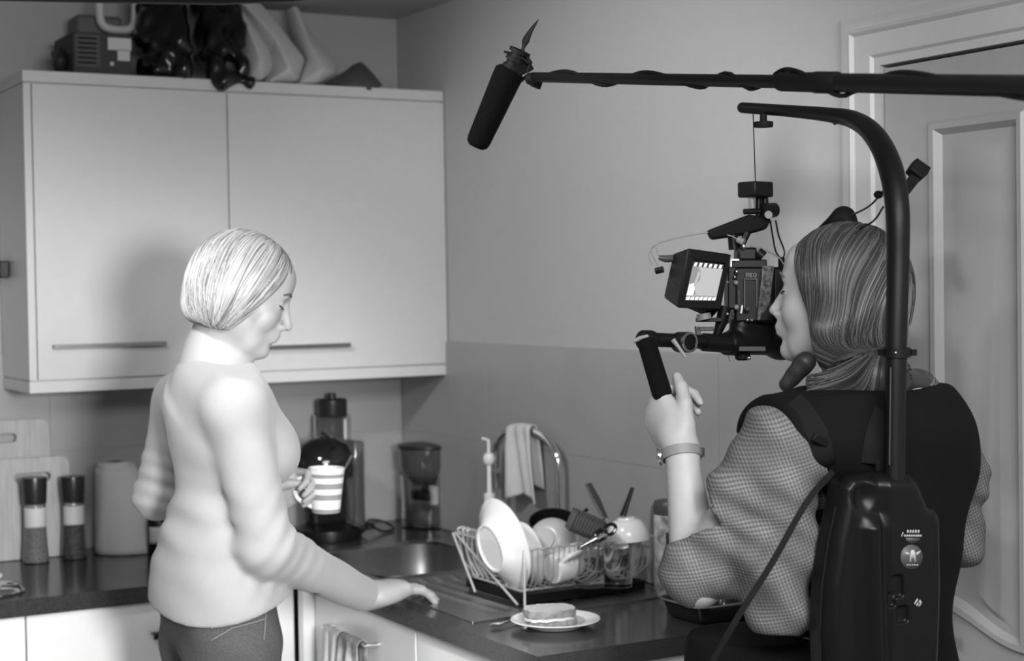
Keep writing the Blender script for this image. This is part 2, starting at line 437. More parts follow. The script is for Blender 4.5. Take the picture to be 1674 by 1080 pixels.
base_unit(seam-1.2, seam-.6, 'white gloss base cabinet out at the left end of the run under the worktop')
base_unit(ux, seam, 'white gloss base cabinet at the left edge of the photo, under the chopping boards')
base_unit(seam, fx-.03, 'white gloss base cabinet behind the legs of the blond woman', (on(247, 1038, 1, fy).x, on(247, 1034, 1, fy).z))
# sink run, doors face left
sk1 = thing('base_cabinet', 'white sink base cabinet with tea towels hung on its door, facing left', 'cabinet', (-.3, -1.15, 0))
MB().bb(fx+.019, -.012, WE+.03, -.64, .10, .70).bb(fx+.019, -.012, WE+.03, SY0-.02, .70, BZ).bb(fx+.019, SX0-.01, SY0-.02, -.64, .70, BZ).build('body', M_gloss, sk1, smooth=False)
MB().bb(fx+.06, fx+.075, WE+.06, -.64, 0, .10).build('plinth', M_gloss, sk1, smooth=False)
MB().bb(fx-.006, -.012, WE+.010, WE+.028, 0, BZ).build('end_panel', M_gloss, sk1, smooth=False)
dd = []
for ya, yb_ in ((-1.196, -.66), (WE+.03, -1.200)):
    d = MB().bb(fx, fx+.018, ya+.0015, yb_-.0015, .11, BZ-.003).build('door', M_gloss, sk1, smooth=False, bevel=.0015); dd.append(d)
hz = .822
MB().tube([(fx-.001, -1.02, hz), (fx-.03, -1.02, hz), (fx-.03, -.78, hz), (fx-.001, -.78, hz)], .005).build('handle', M_chrome, dd[0])
MB().tube([(fx-.001, -1.60, hz-.3), (fx-.03, -1.60, hz-.3), (fx-.03, -1.36, hz-.3), (fx-.001, -1.36, hz-.3)], .005).build('handle', M_chrome, dd[1])
MB().bb(fx-.03, fx, -.66, -.632, .10, BZ).build('corner_post', M_gloss, sk1, smooth=False)
# sink: rim, bowl, ribbed drainer
s = thing('kitchen_sink', 'steel sink bowl and ribbed drainer let into the dark worktop', 'sink', ((SX0+SX1)/2, -.9, WZ))
bx0, bx1, by0, by1 = SX0+.05, SX1-.06, -.86, SY1-.05
rim = MB(); z = WZ+.003
def sheet(x0_, x1_, y0_, y1_): rim.bb(x0_, x1_, y0_, y1_, z-.004, z)
sheet(SX0-.006, bx0, SY0-.006, SY1+.006); sheet(bx1, SX1+.006, SY0-.006, SY1+.006); sheet(bx0, bx1, by1, SY1+.006); sheet(bx0, bx1, SY0-.006, SY0+.04); sheet(bx0, bx1, by0-.05, by0)
rim.build('rim', M_steel, s, smooth=False, bevel=.0012)
def bowl(u, v):
    # rounded rectangular bowl, u around, v down
    a = 2*math.pi*u; k = 5; ca, sa = math.cos(a), math.sin(a)
    r = (abs(ca)**k+abs(sa)**k)**(-1/k)
    sh = 1-.10*min(1, v*1.6)**3 if v < .75 else (1-.10)*(1-(v-.75)/.25)
    zz = WZ+.002-(.17*(1-(1-min(1, v/.75))**1.0) if v < .75 else .17+.004*(v-.75)/.25)
    return ((bx0+bx1)/2+(bx1-bx0)/2*r*ca*sh, (by0+by1)/2+(by1-by0)/2*r*sa*sh, zz)
MB().grid(bowl, 64, 24).build('bowl', M_steel, s, recalc=True)
MB().lathe([(0, .004), (.028, .004), (.034, .001), (.034, 0)], ((bx0+bx1)/2, (by0+by1)/2, WZ-.172)).build('drain', M_chrome, s)
def drn(u, v):
    x = bx0+(bx1-bx0)*u; y = SY0+.04+(by0-.05-SY0-.04)*v
    e = min(1, min(v, 1-v)*12, min(u, 1-u)*14)
    return (x, y, WZ+.003-.010*e*(.35+.65*v)+.005*e*max(0, math.cos(u*math.pi*2*9))**2)
MB().grid(drn, 120, 30).build('drainer', M_steel, s, recalc=False)
# ---------------------------------------------------------------- things at the left end of the worktop
M_wood = mat('pale_beech', .40, .5, noise=.12, nscale=10, stretch=(14, 14, 1))
M_paper = mat('paper_towel', .66, .95, bump=.4, bscale=150)
M_label = mat('paper_label', .60, .6)
M_pepper = mat('peppercorns', .10, .6, noise=.9, nscale=260)
M_salt = mat('salt_and_herbs', .28, .7, noise=.6, nscale=300)
M_lid = mat('dark_lid', .02, .3)
M_smoke = mat('smoked_plastic', .35, .08, trans=.85)
M_bag = mat('black_bin_bag', .006, .22, spec=.8, bump=.5, bscale=22)
M_canvas = mat('canvas', .62, .85, bump=.3, bscale=60)
M_gbag = mat('grey_cloth', .09, .8, bump=.3, bscale=60)
M_mid = mat('mid_grey_plastic', .22, .4)
M_towel = mat('terry_cloth', .68, .95, bump=.8, bscale=260)
M_bread = mat('bread_crumb', .60, .9, noise=.12, nscale=120, bump=.8, bscale=220)
M_crust = mat('bread_crust', .26, .85, noise=.35, nscale=90, bump=.6, bscale=200)
M_fill = mat('sandwich_filling', .75, .5)
M_wire = mat('rack_wire', .72, .32, metal=.6)
def ringrect(w, h, r, n=8):               # rounded rectangle outline
    out = []
    for cx, cz, a0 in ((w/2-r, h/2-r, 0), (-w/2+r, h/2-r, 90), (-w/2+r, -h/2+r, 180), (w/2-r, -h/2+r, 270)):
        for i in range(n+1):
            a = math.radians(a0+90*i/n); out.append((cx+r*math.cos(a), cz+r*math.sin(a)))
    return out
def board(cx, cy, w, h, lean, hw, hz, label, hx=0):
    t = thing('chopping_board', label, 'chopping board', (cx, cy, WZ))
    out = ringrect(w, h, .022); inn = [(x+hx, z) for x, z in ringrect(hw, .022, .0108)]
    q = Matrix.Rotation(-lean, 3, 'X'); th = .018; n = len(out); b = MB(); vs = []
    for yy in (0, -th):
        for x, z in out: vs.append(Vector((cx, cy, WZ+.0)) + q @ Vector((x, yy, z+h/2)))
        for x, z in inn: vs.append(Vector((cx, cy, WZ+.0)) + q @ Vector((x, yy, z+hz)))
    fs = []
    for i in range(n):
        j = (i+1) % n
        fs += [(i, j, n+j, n+i), (2*n+i, 3*n+i, 3*n+j, 2*n+j), (i, 2*n+i, 2*n+j, j), (n+i, n+j, 3*n+j, 3*n+i)]
    b.add(vs, fs); b.build('slab', M_wood, t, bevel=.002)
    return t
def bx(px): return on(px, 800, 1, -.04).x
zb1 = on(40, 685, 1, -.03).z-WZ
xr = on(80, 700, 1, -.03).x
board(xr-.16, -.031+.0, .32, zb1, math.radians(2), .10, zb1-.045, 'wooden chopping board standing behind the other, its top edge higher', on(-6, 708, 1, -.04).x-(xr-.16))
zb2 = on(60, 747, 1, -.07).z-WZ; xr2 = on(117, 800, 1, -.09).x
board(xr2-.14, -.075, .28, zb2, math.radians(4), .09, zb2-.05, 'wooden chopping board in front of the taller one, behind the grinders', on(55, 770, 1, -.09).x-(xr2-.14))
def grinder(px, py, H, rb, content, label):
    p = onz(px, py, WZ); t = thing('spice_grinder', label, 'spice grinder', p)
    x, y, z = p.x, max(-.20, min(p.y, -.15)), WZ
    t.location = (x, y, z)
    w = 1.0
    MB().lathe([(0, 0), (rb, 0), (rb, .004), (rb*.86, H*.30), (rb*.80, H*.55), (rb*.82, H*.69), (rb*.78, H*.70), (0, H*.70)], (x, y, z)).build('glass_jar', M_glass, t)
    MB().lathe([(0, .003), (rb*.93, .003), (rb*.82, H*.28), (rb*.78, H*.42), (0, H*.42)], (x, y, z)).build('contents', content, t)
    MB().lathe([(rb*.815, H*.42), (rb*.83, H*.43), (rb*.83, H*.64), (rb*.81, H*.65)], (x, y, z)).build('paper_band', M_label, t)
    MB().lathe([(0, H*.69), (rb*.86, H*.69), (rb*.90, H*.72), (rb*.97, H*.96), (rb*.93, H), (0, H)], (x, y, z), n=48).build('cap', M_lid, t)
    return t
grinder(57, 918, .212, .032, M_salt, 'tall glass spice grinder with pale contents, the left one in front of the board')
grinder(112, 908, .208, .031, M_pepper, 'glass grinder of dark peppercorns with a pale band, the right one beside the board')
# kitchen roll, loose outer sheet flaring at the bottom right
rx, ry = on(190, 860, 1, -.095).x, -.095
t = thing('kitchen_roll', 'white kitchen roll standing upright with its loose outer sheet flaring out', 'kitchen roll', (rx, ry, WZ))
MB().lathe([(.018, .002), (.0455, .002), (.0455, .232), (.018, .232)], (rx, ry, WZ)).build('roll', M_paper, t)
def flap(u, v):
    a = math.radians(85+258*u); r = .048+ (u**2.2)*(1-v)*.078
    r2 = r + .001*math.sin(a*7)
    if u > .75: r2 += (u-.75)*.10*(1-v)
    return (rx+r2*math.cos(a), ry+r2*math.sin(a), WZ+.002+.232*v - (.02*v*math.sin(u*3)))
MB().grid(flap, 50, 16).build('loose_sheet', M_paper, t, solid=.0008)
# small dark bottle with pale label half hidden by the blond woman
x, y = on(259, 870, 1, -.20).x, -.20
t = thing('sauce_bottle', 'small dark bottle with a pale square label behind the elbow of the blond woman', 'bottle', (x, y, WZ))
MB().lathe([(0, 0), (.026, 0), (.028, .004), (.028, .085), (.02, .10), (.012, .115), (.012, .14), (0, .14)], (x, y, WZ)).build('glass', M_blk, t)
def lab(u, v):
    a = math.radians(200+110*u); return (x+.0285*math.cos(a), y+.0285*math.sin(a), WZ+.03+.042*v)
MB().grid(lab, 12, 4).build('label', M_label, t, solid=.0006)
# chrome pan lid at the left edge
p = onz(-6, 968, WZ); 
t = thing('saucepan_lid', 'shiny domed metal lid cut off by the left edge of the photo', 'lid', p)
MB().lathe([(.0, .0), (.060, 0), (.063, .004), (.058, .012), (.04, .020), (.0, .024)], p).build('dome', M_chrome, t)
MB().lathe([(0, .022), (.007, .022), (.007, .030), (.014, .036), (.014, .042), (0, .044)], p).build('knob', M_label, t)

# ---------------------------------------------------------------- far corner: coffee machine, blender, jar blender, flex
M_ckblk = mat('glossy_black_plastic', .010, .12, coat=.4)
cx, cy = on(536, 870, 1, -.22).x, -.22
t = thing('coffee_machine', 'black domed coffee machine behind the striped mug', 'coffee machine', (cx, cy, WZ))
def wpx(px, z, y): return on(px, 800, 1, y).x
MB().lathe([(0, 0), (.088, 0), (.090, .006), (.088, .03), (.06, .04), (0, .04)], (cx, cy, WZ), sx=1, sy=1.05).build('base', M_blk, t)
MB().bb(cx-.055, cx+.068, cy-.02, cy+.045, WZ+.03, WZ+.225).build('column', M_blk, t, bevel=.02, seg=4)
MB().bb(cx+.045, cx+.078, cy-.075, cy+.03, WZ+.035, WZ+.262).build('water_tank', M_smoke, t, bevel=.008, seg=3)
MB().lathe([(0, .155), (.055, .158), (.078, .168), (.084, .19), (.080, .225), (.062, .255), (.035, .270), (0, .274)], (cx-.012, cy-.01, WZ)).build('dome', M_ckblk, t)
MB().tube([(cx-.012, cy-.082, WZ+.25), (cx-.012, cy-.05, WZ+.268), (cx-.012, cy, WZ+.282)], .006).build('lever', M_ckblk, t)
MB().tube([(cx-.012, cy-.055, WZ+.165), (cx-.012, cy-.055, WZ+.13)], .012).build('spout', M_chrome, t)
bx_, by_ = on(544, 760, 1, -.080).x, -.082
t = thing('blender', 'glass blender jug with a black lid behind the coffee machine', 'blender', (bx_, by_, WZ))
MB().lathe([(0, 0), (.062, 0), (.065, .01), (.060, .11), (.05, .14), (0, .14)], (bx_, by_, WZ)).build('motor_base', M_blk, t)
zt = on(544, 678, 1, by_).z-WZ
MB().lathe([(.046, .14), (.05, .16), (.052, zt), (.0495, zt), (.0475, .163), (.0, .155)], (bx_, by_, WZ)).build('jug', M_glass, t)
MB().lathe([(0, zt-.005), (.040, zt-.005), (.042, zt), (.042, zt+.042), (.036, zt+.046), (.012, zt+.046), (.012, zt+.060), (0, zt+.062)], (bx_, by_, WZ), n=24).build('lid', M_lid, t)
MB().bb(bx_+.012, bx_+.018, by_-.054, by_-.050, WZ+.17, zt+WZ-.01).build('scale_strip', M_label, t, smooth=False)
M_jar = mat('jar_contents', .08, .4, noise=.5, nscale=40)
jy = -.17; jx = on(699, 800, 1, jy).x
t = thing('food_processor', 'clear food processor with a wide dark lid standing in the corner', 'food processor', (jx, jy, WZ))
jz = on(697, 722, 1, jy).z-WZ
J = lambda f: f*jz
MB().lathe([(0, J(.93)), (.080, J(.93)), (.084, J(.94)), (.084, J(.975)), (.055, J(.99)), (0, J(1.0))], (jx, jy, WZ)).build('lid', M_lid, t)
MB().lathe([(.079, J(.93)), (.077, J(.70)), (.058, J(.58)), (.040, J(.50)), (.0, J(.48)), (0, J(.495)), (.038, J(.515)), (.055, J(.59)), (.0745, J(.71)), (.0765, J(.93))], (jx, jy, WZ)).build('bowl', M_smoke, t)
MB().lathe([(0, J(.50)), (.012, J(.50)), (.010, J(.84)), (.0, J(.85))], (jx, jy, WZ)).build('spindle', M_mid, t)
MB().lathe([(.070, 0), (.074, .003), (.072, J(.32)), (.076, J(.62)), (.073, J(.62)), (.069, J(.32)), (.070, .006), (0, .006), (0, 0)], (jx, jy, WZ), n=40).build('clear_stand', M_glass, t)
MB().lathe([(0, J(.33)), (.045, J(.33)), (.048, J(.35)), (.048, J(.42)), (.02, J(.44)), (.018, J(.50)), (0, J(.50))], (jx, jy, WZ), n=24).build('drive_collar', M_blk, t)
MB().lathe([(0, J(.28)), (.014, J(.28)), (.016, J(.50)), (0, J(.50))], (jx, jy-.046, WZ), n=16).build('tap', M_label, t)
MB().lathe([(0, .007), (.064, .007), (.064, J(.24)), (0, J(.25))], (jx, jy, WZ)).build('clear_base', M_smoke, t)
loop = [(cx+.095, cy+.0, WZ+.004), (cx+.12, cy+.01, WZ+.02), (cx+.15, cy+.06, WZ+.03), (cx+.20, cy+.08, WZ+.02), (cx+.21, cy+.03, WZ+.006), (cx+.16, cy-.0, WZ+.006), (cx+.13, cy+.02, WZ+.025), (cx+.12, cy+.09, WZ+.03), (cx+.14, cy+.12, WZ+.006), (cx+.20, cy+.14, WZ+.006)]
tag(MB().tube(bez(loop, 8), .0035, 8).build('power_cord', M_blk), 'black power flex looped on the worktop beside the coffee machine', 'power cord')

# ---------------------------------------------------------------- tap with cloth, soap dispenser
ty = -.86
fp = onz(912, 850, WZ); tx, ty = -.045, -.96
t = thing('mixer_tap', 'tall chrome swan-neck tap behind the sink, a cloth hanging over it', 'tap', (tx, ty, WZ))
zr = on(880, 700, 0, tx).z
ya = on(913, 800, 0, tx).y; yb2 = on(812, 800, 0, tx).y
print('tap', ya, yb2, zr)
path = [(tx, ya, WZ+.003), (tx, ya, WZ+.12), (tx, ya, zr-.075)]
R_ = (yb2-ya)/2
for i in range(1, 13):
    a = math.pi*i/12; path.append((tx, (ya+yb2)/2-R_*math.cos(a), zr-.075+.070*math.sin(a)))
path.append((tx, yb2, zr-.115))
MB().tube(path, .0085, 14).build('swan_neck', M_chrome, t)
MB().lathe([(0, .001), (.026, .001), (.026, .02), (.019, .03), (.016, .075), (0, .075)], (tx, ya, WZ)).build('tap_body', M_chrome, t)
MB().tube([(tx, ya-.01, WZ+.055), (tx-.01, ya-.045, WZ+.075), (tx-.01, ya-.07, WZ+.085)], [.007, .006, .005]).build('lever', M_chrome, t)
MB().tube([(tx, yb2, zr-.125), (tx, yb2, zr-.165)], [.012, .011], 14).build('spout_nozzle', M_chrome, t)
# cloth draped over the neck: two hanging leaves
def cloth(sgn, w0, w1, yc0, yc1, zb, name, parent):
    def f(u, v):
        s_ = v; y = (yc0*(1-s_)+yc1*s_)+(u-.5)*(w0*(1-s_)+w1*s_)
        a = (y-(ya+yb2)/2)/R_; a = max(-1, min(1, a))
        top = zr-.075+.070*math.sqrt(max(0, 1-a*a))+.0125
        off = .012*math.sin(min(1, s_*7)*math.pi/2)+.006*math.sin(u*15+s_*2)*min(1, s_*3)+.008*math.sin(u*7+1)*s_
        return (tx-sgn*off-.001*sgn, y, top-(1-math.cos(min(1, s_*7)*math.pi/2))*.010-(top-zb+.01*math.sin(u*6+2))*max(0, (s_-.10))/.9)
    return MB().grid(f, 44, 30).build(name, M_towel, parent, solid=.003)
ycl = (on(820, 740, 0, tx).y+on(895, 740, 0, tx).y)/2
zb_ = on(870, 812, 0, tx-.03).z
t = cloth(1, .105, .165, ycl+.006, ycl-.01, zb_, 'dish_cloth', None)
tag(t, 'pale crumpled dish cloth draped over the swan-neck tap', 'cloth')
cloth(-1, .09, .12, ycl+.006, ycl+.01, zb_+.03, 'rear_fold', t)
p = onz(800, 905, WZ); dx, dy = -.10, on(801, 860, 0, -.10).y
zt = on(801, 738, 0, dx).z
t = thing('soap_dispenser', 'clear soap bottle with a white pump head beside the tap', 'soap dispenser', (dx, dy, WZ))
MB().lathe([(0, 0), (.026, 0), (.028, .01), (.027, .10), (.014, .125), (.012, .132), (0, .132)], (dx, dy, WZ+.003)).build('bottle', M_glass, t)
MB().lathe([(0, .002), (.0235, .005), (.0245, .08), (0, .08)], (dx, dy, WZ+.004)).build('liquid', M_label, t)
zt2 = zt-WZ
MB().lathe([(0, .128), (.014, .130), (.014, .150), (.006, .154), (.005, zt2-.035), (.012, zt2-.03), (.0155, zt2-.018), (.012, zt2-.006), (0, zt2)], (dx, dy, WZ)).build('pump', M_cer, t)
tb = MB().tube([(dx, dy, WZ+zt2-.002), (dx, dy, WZ+zt2+.028), (dx-.004, dy+.022, WZ+zt2+.030)], [.004, .004, .005]); tb.build('nozzle', M_cer, t)

# ---------------------------------------------------------------- dish rack
X0, X1, Y0, Y1 = -.388, -.062, -1.35, -1.048
zb, zt = WZ+.030, WZ+.122
t = thing('dish_rack', 'chrome wire dish rack full of washing up on the drainer', 'dish rack', ((X0+X1)/2, (Y0+Y1)/2, WZ))
w = .0022
def wav(a, b, n, amp):
    out = []
    a = Vector(a); b = Vector(b); m = n*4
    for i in range(m+1):
        p = a.lerp(b, i/m); p.z += amp*(i % 2)*(1 if (i//2) % 2 == 0 else -1); out.append(p)
    return out
sp = .020
rail_ = MB(); rail_.tube(wav((X0, Y0, zt), (X1, Y0, zt), 13, .0016), w); rail_.tube([(X0, Y0, zt), (X0, Y1, zt)], w); rail_.tube(wav((X0, Y1, zt), (X1, Y1, zt), 13, .0016), w); rail_.tube([(X1, Y0, zt), (X1, Y1, zt)], w)
rail_.build('top_rail', M_wire, t)
ix = .045                                  # the basket narrows to its base
base = MB()
base.tube([(X0+.02, Y0+ix, zb), (X1-.02, Y0+ix, zb), (X1-.02, Y1-ix, zb), (X0+.02, Y1-ix, zb)], w, closed=True)
for k in range(13):
    x = X0+.02+(X1-X0-.04)*k/12; base.tube([(x, Y0+ix, zb-.002), (x, Y1-ix, zb-.002)], w*.8, 6)
base.tube([(X0+.02, (Y0+Y1)/2, zb-.004), (X1-.02, (Y0+Y1)/2, zb-.004)], w)
base.build('base_grid', M_wire, t)
for yy, yi in ((Y0, Y0+ix), (Y1, Y1-ix)):
    for k in range(25):
        f = (k+.5)/25; x = X0+(X1-X0)*f; xi = X0+.02+(X1-X0-.04)*f
        ym = yy+(yi-yy)*.25
        MB().tube([(x, yy, zt), (x+(xi-x)*.4, ym, zb+.030), (xi, yi, zb)], w*.7, 6).build('upright_wire', M_wire, t)
for k in range(4):
    y = Y0+.03+k*.08; MB().tube([(X0, y, zt), (X0+.02, min(Y1-ix, max(Y0+ix, y)), zb)], w*.7, 6).build('side_wire', M_wire, t)
for k in range(3):
    y = Y1-.02-k*.022; MB().tube(bez([(X0+.004, y, zt-.002), (X0-.006, y-.004, zt+.012), (X0+.012, y-.010, zt+.010), (X0+.018, y-.010, zt-.05), (X0+.03, y-.03, zb)], 6), w*1.1, 6).build('cup_hook', M_wire, t)
for (xa, ya_, xb, yb_) in ((X0, Y0, X0, Y0), (X0-.006, Y1, X0-.006, Y1-.10), (X0, Y1, X0, Y0+.03), (X1, Y0, X1, Y0), (X1, Y1, X1, Y1)):
    MB().tube(bez([(xa, ya_, zt), (xb, yb_, WZ+.006)], 4), w*1.3, 8).build('leg', M_wire, t)
# drip tray under the rack, a thing of its own
tr = thing('drip_tray', 'black plastic drip tray under the wire dish rack', 'drip tray', ((X0+X1)/2, -1.2, WZ))
q = MB(); a0, a1, c0, c1 = X0+.015, X1-.006, Y0+.03, Y1-.02
o = WZ+.0035
q.bb(a0+.01, a1-.01, c0+.01, c1-.01, o+.003, o+.006)
for (u0, u1, v0, v1) in ((a0, a1, c0, c0+.004), (a0, a1, c1-.004, c1), (a0, a0+.004, c0, c1), (a1-.004, a1, c0, c1)): q.bb(u0, u1, v0, v1, o+.001, o+.020)
q.build('tray', M_blk, tr, smooth=False, bevel=.0015)
for fx_, fy_ in ((a0+.02, c0+.02), (a1-.02, c0+.02), (a0+.02, c1-.02), (a1-.02, c1-.02)): MB().lathe([(0, -.004), (.008, -.004), (.008, .004), (0, .004)], (fx_, fy_, o+.002), n=12).build('foot', M_dark, tr)

def plate_prof(R, d=.018, th=.0035):       # profile for a dinner plate
    return [(0, 0), (R*.58, 0), (R*.62, .002), (R*.70, d*.55), (R*.98, d), (R, d+.0015), (R*.985, d+.003), (R*.68, d*.55+th), (R*.60, th+.001), (0, th)]
def bowl_prof(R, H):
    o = [(0, 0), (R*.42, 0), (R*.44, .004)]
    o += [(R*(.44+.56*math.sin(a)), .004+(H-.004)*(1-math.cos(a))) for a in np.linspace(.15, math.pi/2, 9)]
    o += [(R*(.44+.56*math.sin(a))-.004, .008+(H-.007)*(1-math.cos(a))) for a in np.linspace(math.pi/2, .15, 9)]
    return o+[(0, .008)]
def dish(name, label, cat, prof, c, axis, m=M_cer, group=None, n=64):
    o = MB().lathe(prof, c, axis, n=n).build(name, m); return tag(o, label, cat, group)
# dinner plate stands on edge, face to the left
nrm = Vector((.93, .02, .20)).normalized()
R0 = .0985
c = at(824, 888, 3.45)
print('plate', c)
pfd = [(0, .003), (R0*.46, .003), (R0*.48, 0), (R0*.52, 0), (R0*.54, .004), (R0*.72, .020), (R0*.97, .034), (R0, .036), (R0*.985, .039), (R0*.70, .025), (R0*.50, .008), (0, .007)]
dish('dinner_plate', 'large white dinner plate standing on edge at the left end of the dish rack', 'plate', pfd, Vector((c.x, c.y, max(c.z, WZ+.125)))-nrm*.036, nrm)
c = at(866, 893, 3.50)
dish('side_plate', 'white side plate standing on edge behind the big plate in the rack', 'plate', plate_prof(.070), (c.x-.02, c.y+.01, c.z-.02), (.93, .02, .16))
c = at(890, 880, 3.50)
dish('cereal_bowl', 'pale grey bowl propped bottom-out beside the white plates in the rack', 'bowl', bowl_prof(.052, .045), c+Vector((0, -.0, 0)), (.72, .52, -.28), mat('grey_ceramic', .48, .3))
c = at(930, 905, 3.52)
dish('small_bowl', 'small white bowl upside down in the middle of the rack', 'bowl', bowl_prof(.045, .04), c+Vector((0, 0, .02)), (.2, -.3, -.9))
c = at(1024, 868, 3.52)
dish('mixing_bowl', 'white bowl upside down at the right end of the dish rack', 'bowl', bowl_prof(.046, .05), c+Vector((0, 0, .030)), (.05, -.08, -1))
# mugs lying in the basket
def mug(name, label, c, axis, R, H, hang, m, roll=0, group=None):
    t = thing(name, label, 'mug', c, group)
    MB().lathe([(0, 0), (R*.86, 0), (R*.90, .003), (R, H), (R-.0035, H), (R*.86-.002, .006), (0, .006)], c, axis, n=40).build('cup', m, t)
    ax = Vector(axis).normalized(); q_ = Vector((0, 0, 1)).rotation_difference(ax).to_matrix()
    pts = [(R*.93, 0, H*.82), (R*1.35, 0, H*.80), (R*1.58, 0, H*.58), (R*1.45, 0, H*.30), (R*.90, 0, H*.18)]
    rr = Matrix.Rotation(hang, 3, 'Z')
    MB().tube(bez([Vector(c)+q_ @ (rr @ Vector(p_)) for p_ in pts], 6), .0052, 10).build('handle', m, t)
    return t
mug('mug', 'white mug lying on its side low in the rack, its handle towards the camera', at(902, 935, 3.44)+Vector((0, 0, .005)), (.75, .15, .1), .034, .07, math.radians(-115), M_cer)
# drinking glasses
for i, (px, py, lb) in enumerate(((965, 925, 'upturned clear glass in the rack, just right of the lying mug'), (1008, 918, 'upturned clear glass near the right end of the rack'))):
    c = at(px, py, 3.46); z0_ = zb+.001
    tag(MB().lathe([(.030, 0), (.033, .0), (.027, .085), (0, .088), (0, .083), (.0245, .081)], (c.x, c.y, z0_)).build('drinking_glass', M_glass), lb, 'glass', None)
# ribbed brush block, sieve rim, utensils
M_rib = mat('grey_ribbed_rubber', .10, .6)
c = at(958, 858, 3.42)
rot = (Matrix.Rotation(math.radians(25), 3, Vector(CF)) @ Matrix.Rotation(math.radians(-20), 3, 'Z'))
sb = MB().box(c, (.074, .05, .044), rot)
t = thing('scrubbing_brush', 'grey ribbed scrubbing brush lying on top of the dishes in the rack', 'brush', c)
sb.build('head', M_rib, t, bevel=.012, seg=4)
rb = MB()
for k in range(11):
    x = -.033+k*.0066
    rb.box(c+rot @ Vector((x, 0, 0)), (.0025, .052, .046), rot)
rb.build('ribs', M_dark, t, bevel=.001)
p1 = at(975, 850, 3.42); p2 = at(1000, 882, 3.40)
def scissors():
    t = thing('kitchen_scissors', 'black and steel kitchen scissors resting on the rack with loops up', 'scissors', at(985, 880, 3.38))
    MB().tube([at(950, 893, 3.36), at(975, 880, 3.365)], [.003, .007]).build('blade', M_chrome, t)
    for (px, py) in ((982, 874), (997, 865)):
        c = at(px, py, 3.37); b = MB(); ring = []
        for k in range(20):
            a = 2*math.pi*k/20; u = Vector(CR)*math.cos(a)*.013+(Vector(CU)*math.sin(a)*.009); u = Matrix.Rotation(math.radians(-35), 3, Vector(CF)) @ u
            ring.append(c+u+Vector(CF)*.004*math.sin(a))
        b.tube(ring, .004, 8, closed=True).build('handle_loop', M_ckblk, t)
    MB().tube([at(968, 886, 3.37), at(990, 872, 3.362)], [.005, .006]).build('shank', M_chrome, t)
scissors()
def utensil(name, label, cat, a, b, r0, r1, flat, m=M_blk, blade=None):
    t = thing(name, label, cat, b)
    MB().tube([a, a.lerp(b, .5), b], [r0*.8, r0, r1], 12, flat=flat).build('handle', m, t)
    if blade is not None: MB().tube([b, blade], [.004, .004], 8).build('shaft', M_chrome, t)
    return t
utensil('spatula', 'dark spatula handle leaning up out of the rack against the tiles', 'spatula', at(962, 791, 3.6), at(990, 848, 3.55), .011, .007, .5, M_dark, at(1003, 900, 3.5))
utensil('carving_knife', 'black knife handle pointing up from the right end of the rack', 'knife', at(1034, 797, 3.58), at(1018, 843, 3.56), .007, .009, .5, M_blk, at(1006, 900, 3.52))
c = at(912, 850, 3.63)
t = thing('frying_pan', 'black rimmed pan standing behind the bowls in the rack', 'pan', c)
pf = [(0, 0), (.042, 0), (.052, .03), (.055, .03), (.045, -.003), (0, -.003)]
MB().lathe([(r*1.0, z_) for r, z_ in pf], c+Vector((.0, .02, -.03)), (-.2, -.35, .9), n=48).build('pan_body', M_blk, t)
MB().tube([c+Vector((.04, .02, -.02)), c+Vector((.07, .02, .0)), c+Vector((.09, .02, .015))], .006, flat=.6).build('handle', M_blk, t)
c = at(1046, 888, 3.5)
tag(MB().lathe([(0, 0), (.019, 0), (.021, .05), (.0195, .05), (.0175, .003), (0, .003)], (-.085, -1.25, WZ+.05), (.3, .2, .9)).build('measuring_cup', M_smoke), 'small translucent cup leaning in the right corner of the rack', 'cup')

# ---------------------------------------------------------------- right of the rack
p = on(1065, 880, 0, -.03)
t = thing('food_carton', 'dark printed carton standing on the worktop between the rack and the tall operator', 'carton', (-.04, -1.48, WZ))
fc = onz(1082, 985, WZ); 
cxx = -.078; cyy = -1.492
MB().box((cxx, cyy, WZ+.073+.001), (.052, .085, .146)).build('box', mat('dark_card', .030, .6), t, bevel=.002)
pr = MB()
random.seed(3)
for k in range(10):
    zz = WZ+.015+.013*k; l = random.uniform(.01, .04); y0_ = cyy-.036+random.random()*.02
    pr.bb(cxx-.0272, cxx-.0262, y0_, y0_+l, zz, zz+.004)
for k in range(6):
    zz = WZ+.02+.02*k; pr.bb(cxx-.02, cxx-.02+random.uniform(.01, .035), cyy-.0437, cyy-.0427, zz, zz+.005)
pr.build('print', M_mid, t, smooth=False)
jx2, jy2 = -.052, -1.400
zt_ = on(1066, 812, 0, jx2).z
t = thing('biscuit_tin', 'pale patterned storage jar with a dark lid near the elbow of the operator', 'jar', (jx2, jy2, WZ))
hz_ = zt_-WZ
MB().lathe([(0, .001), (.036, .001), (.038, .006), (.038, hz_-.03), (.036, hz_-.026), (0, hz_-.026)], (jx2, jy2, WZ)).build('jar', mat('patterned_jar', .32, .4, noise=.7, nscale=45), t)
MB().lathe([(0, hz_-.027), (.039, hz_-.027), (.040, hz_-.008), (.036, hz_), (0, hz_)], (jx2, jy2, WZ)).build('lid', M_dark, t)
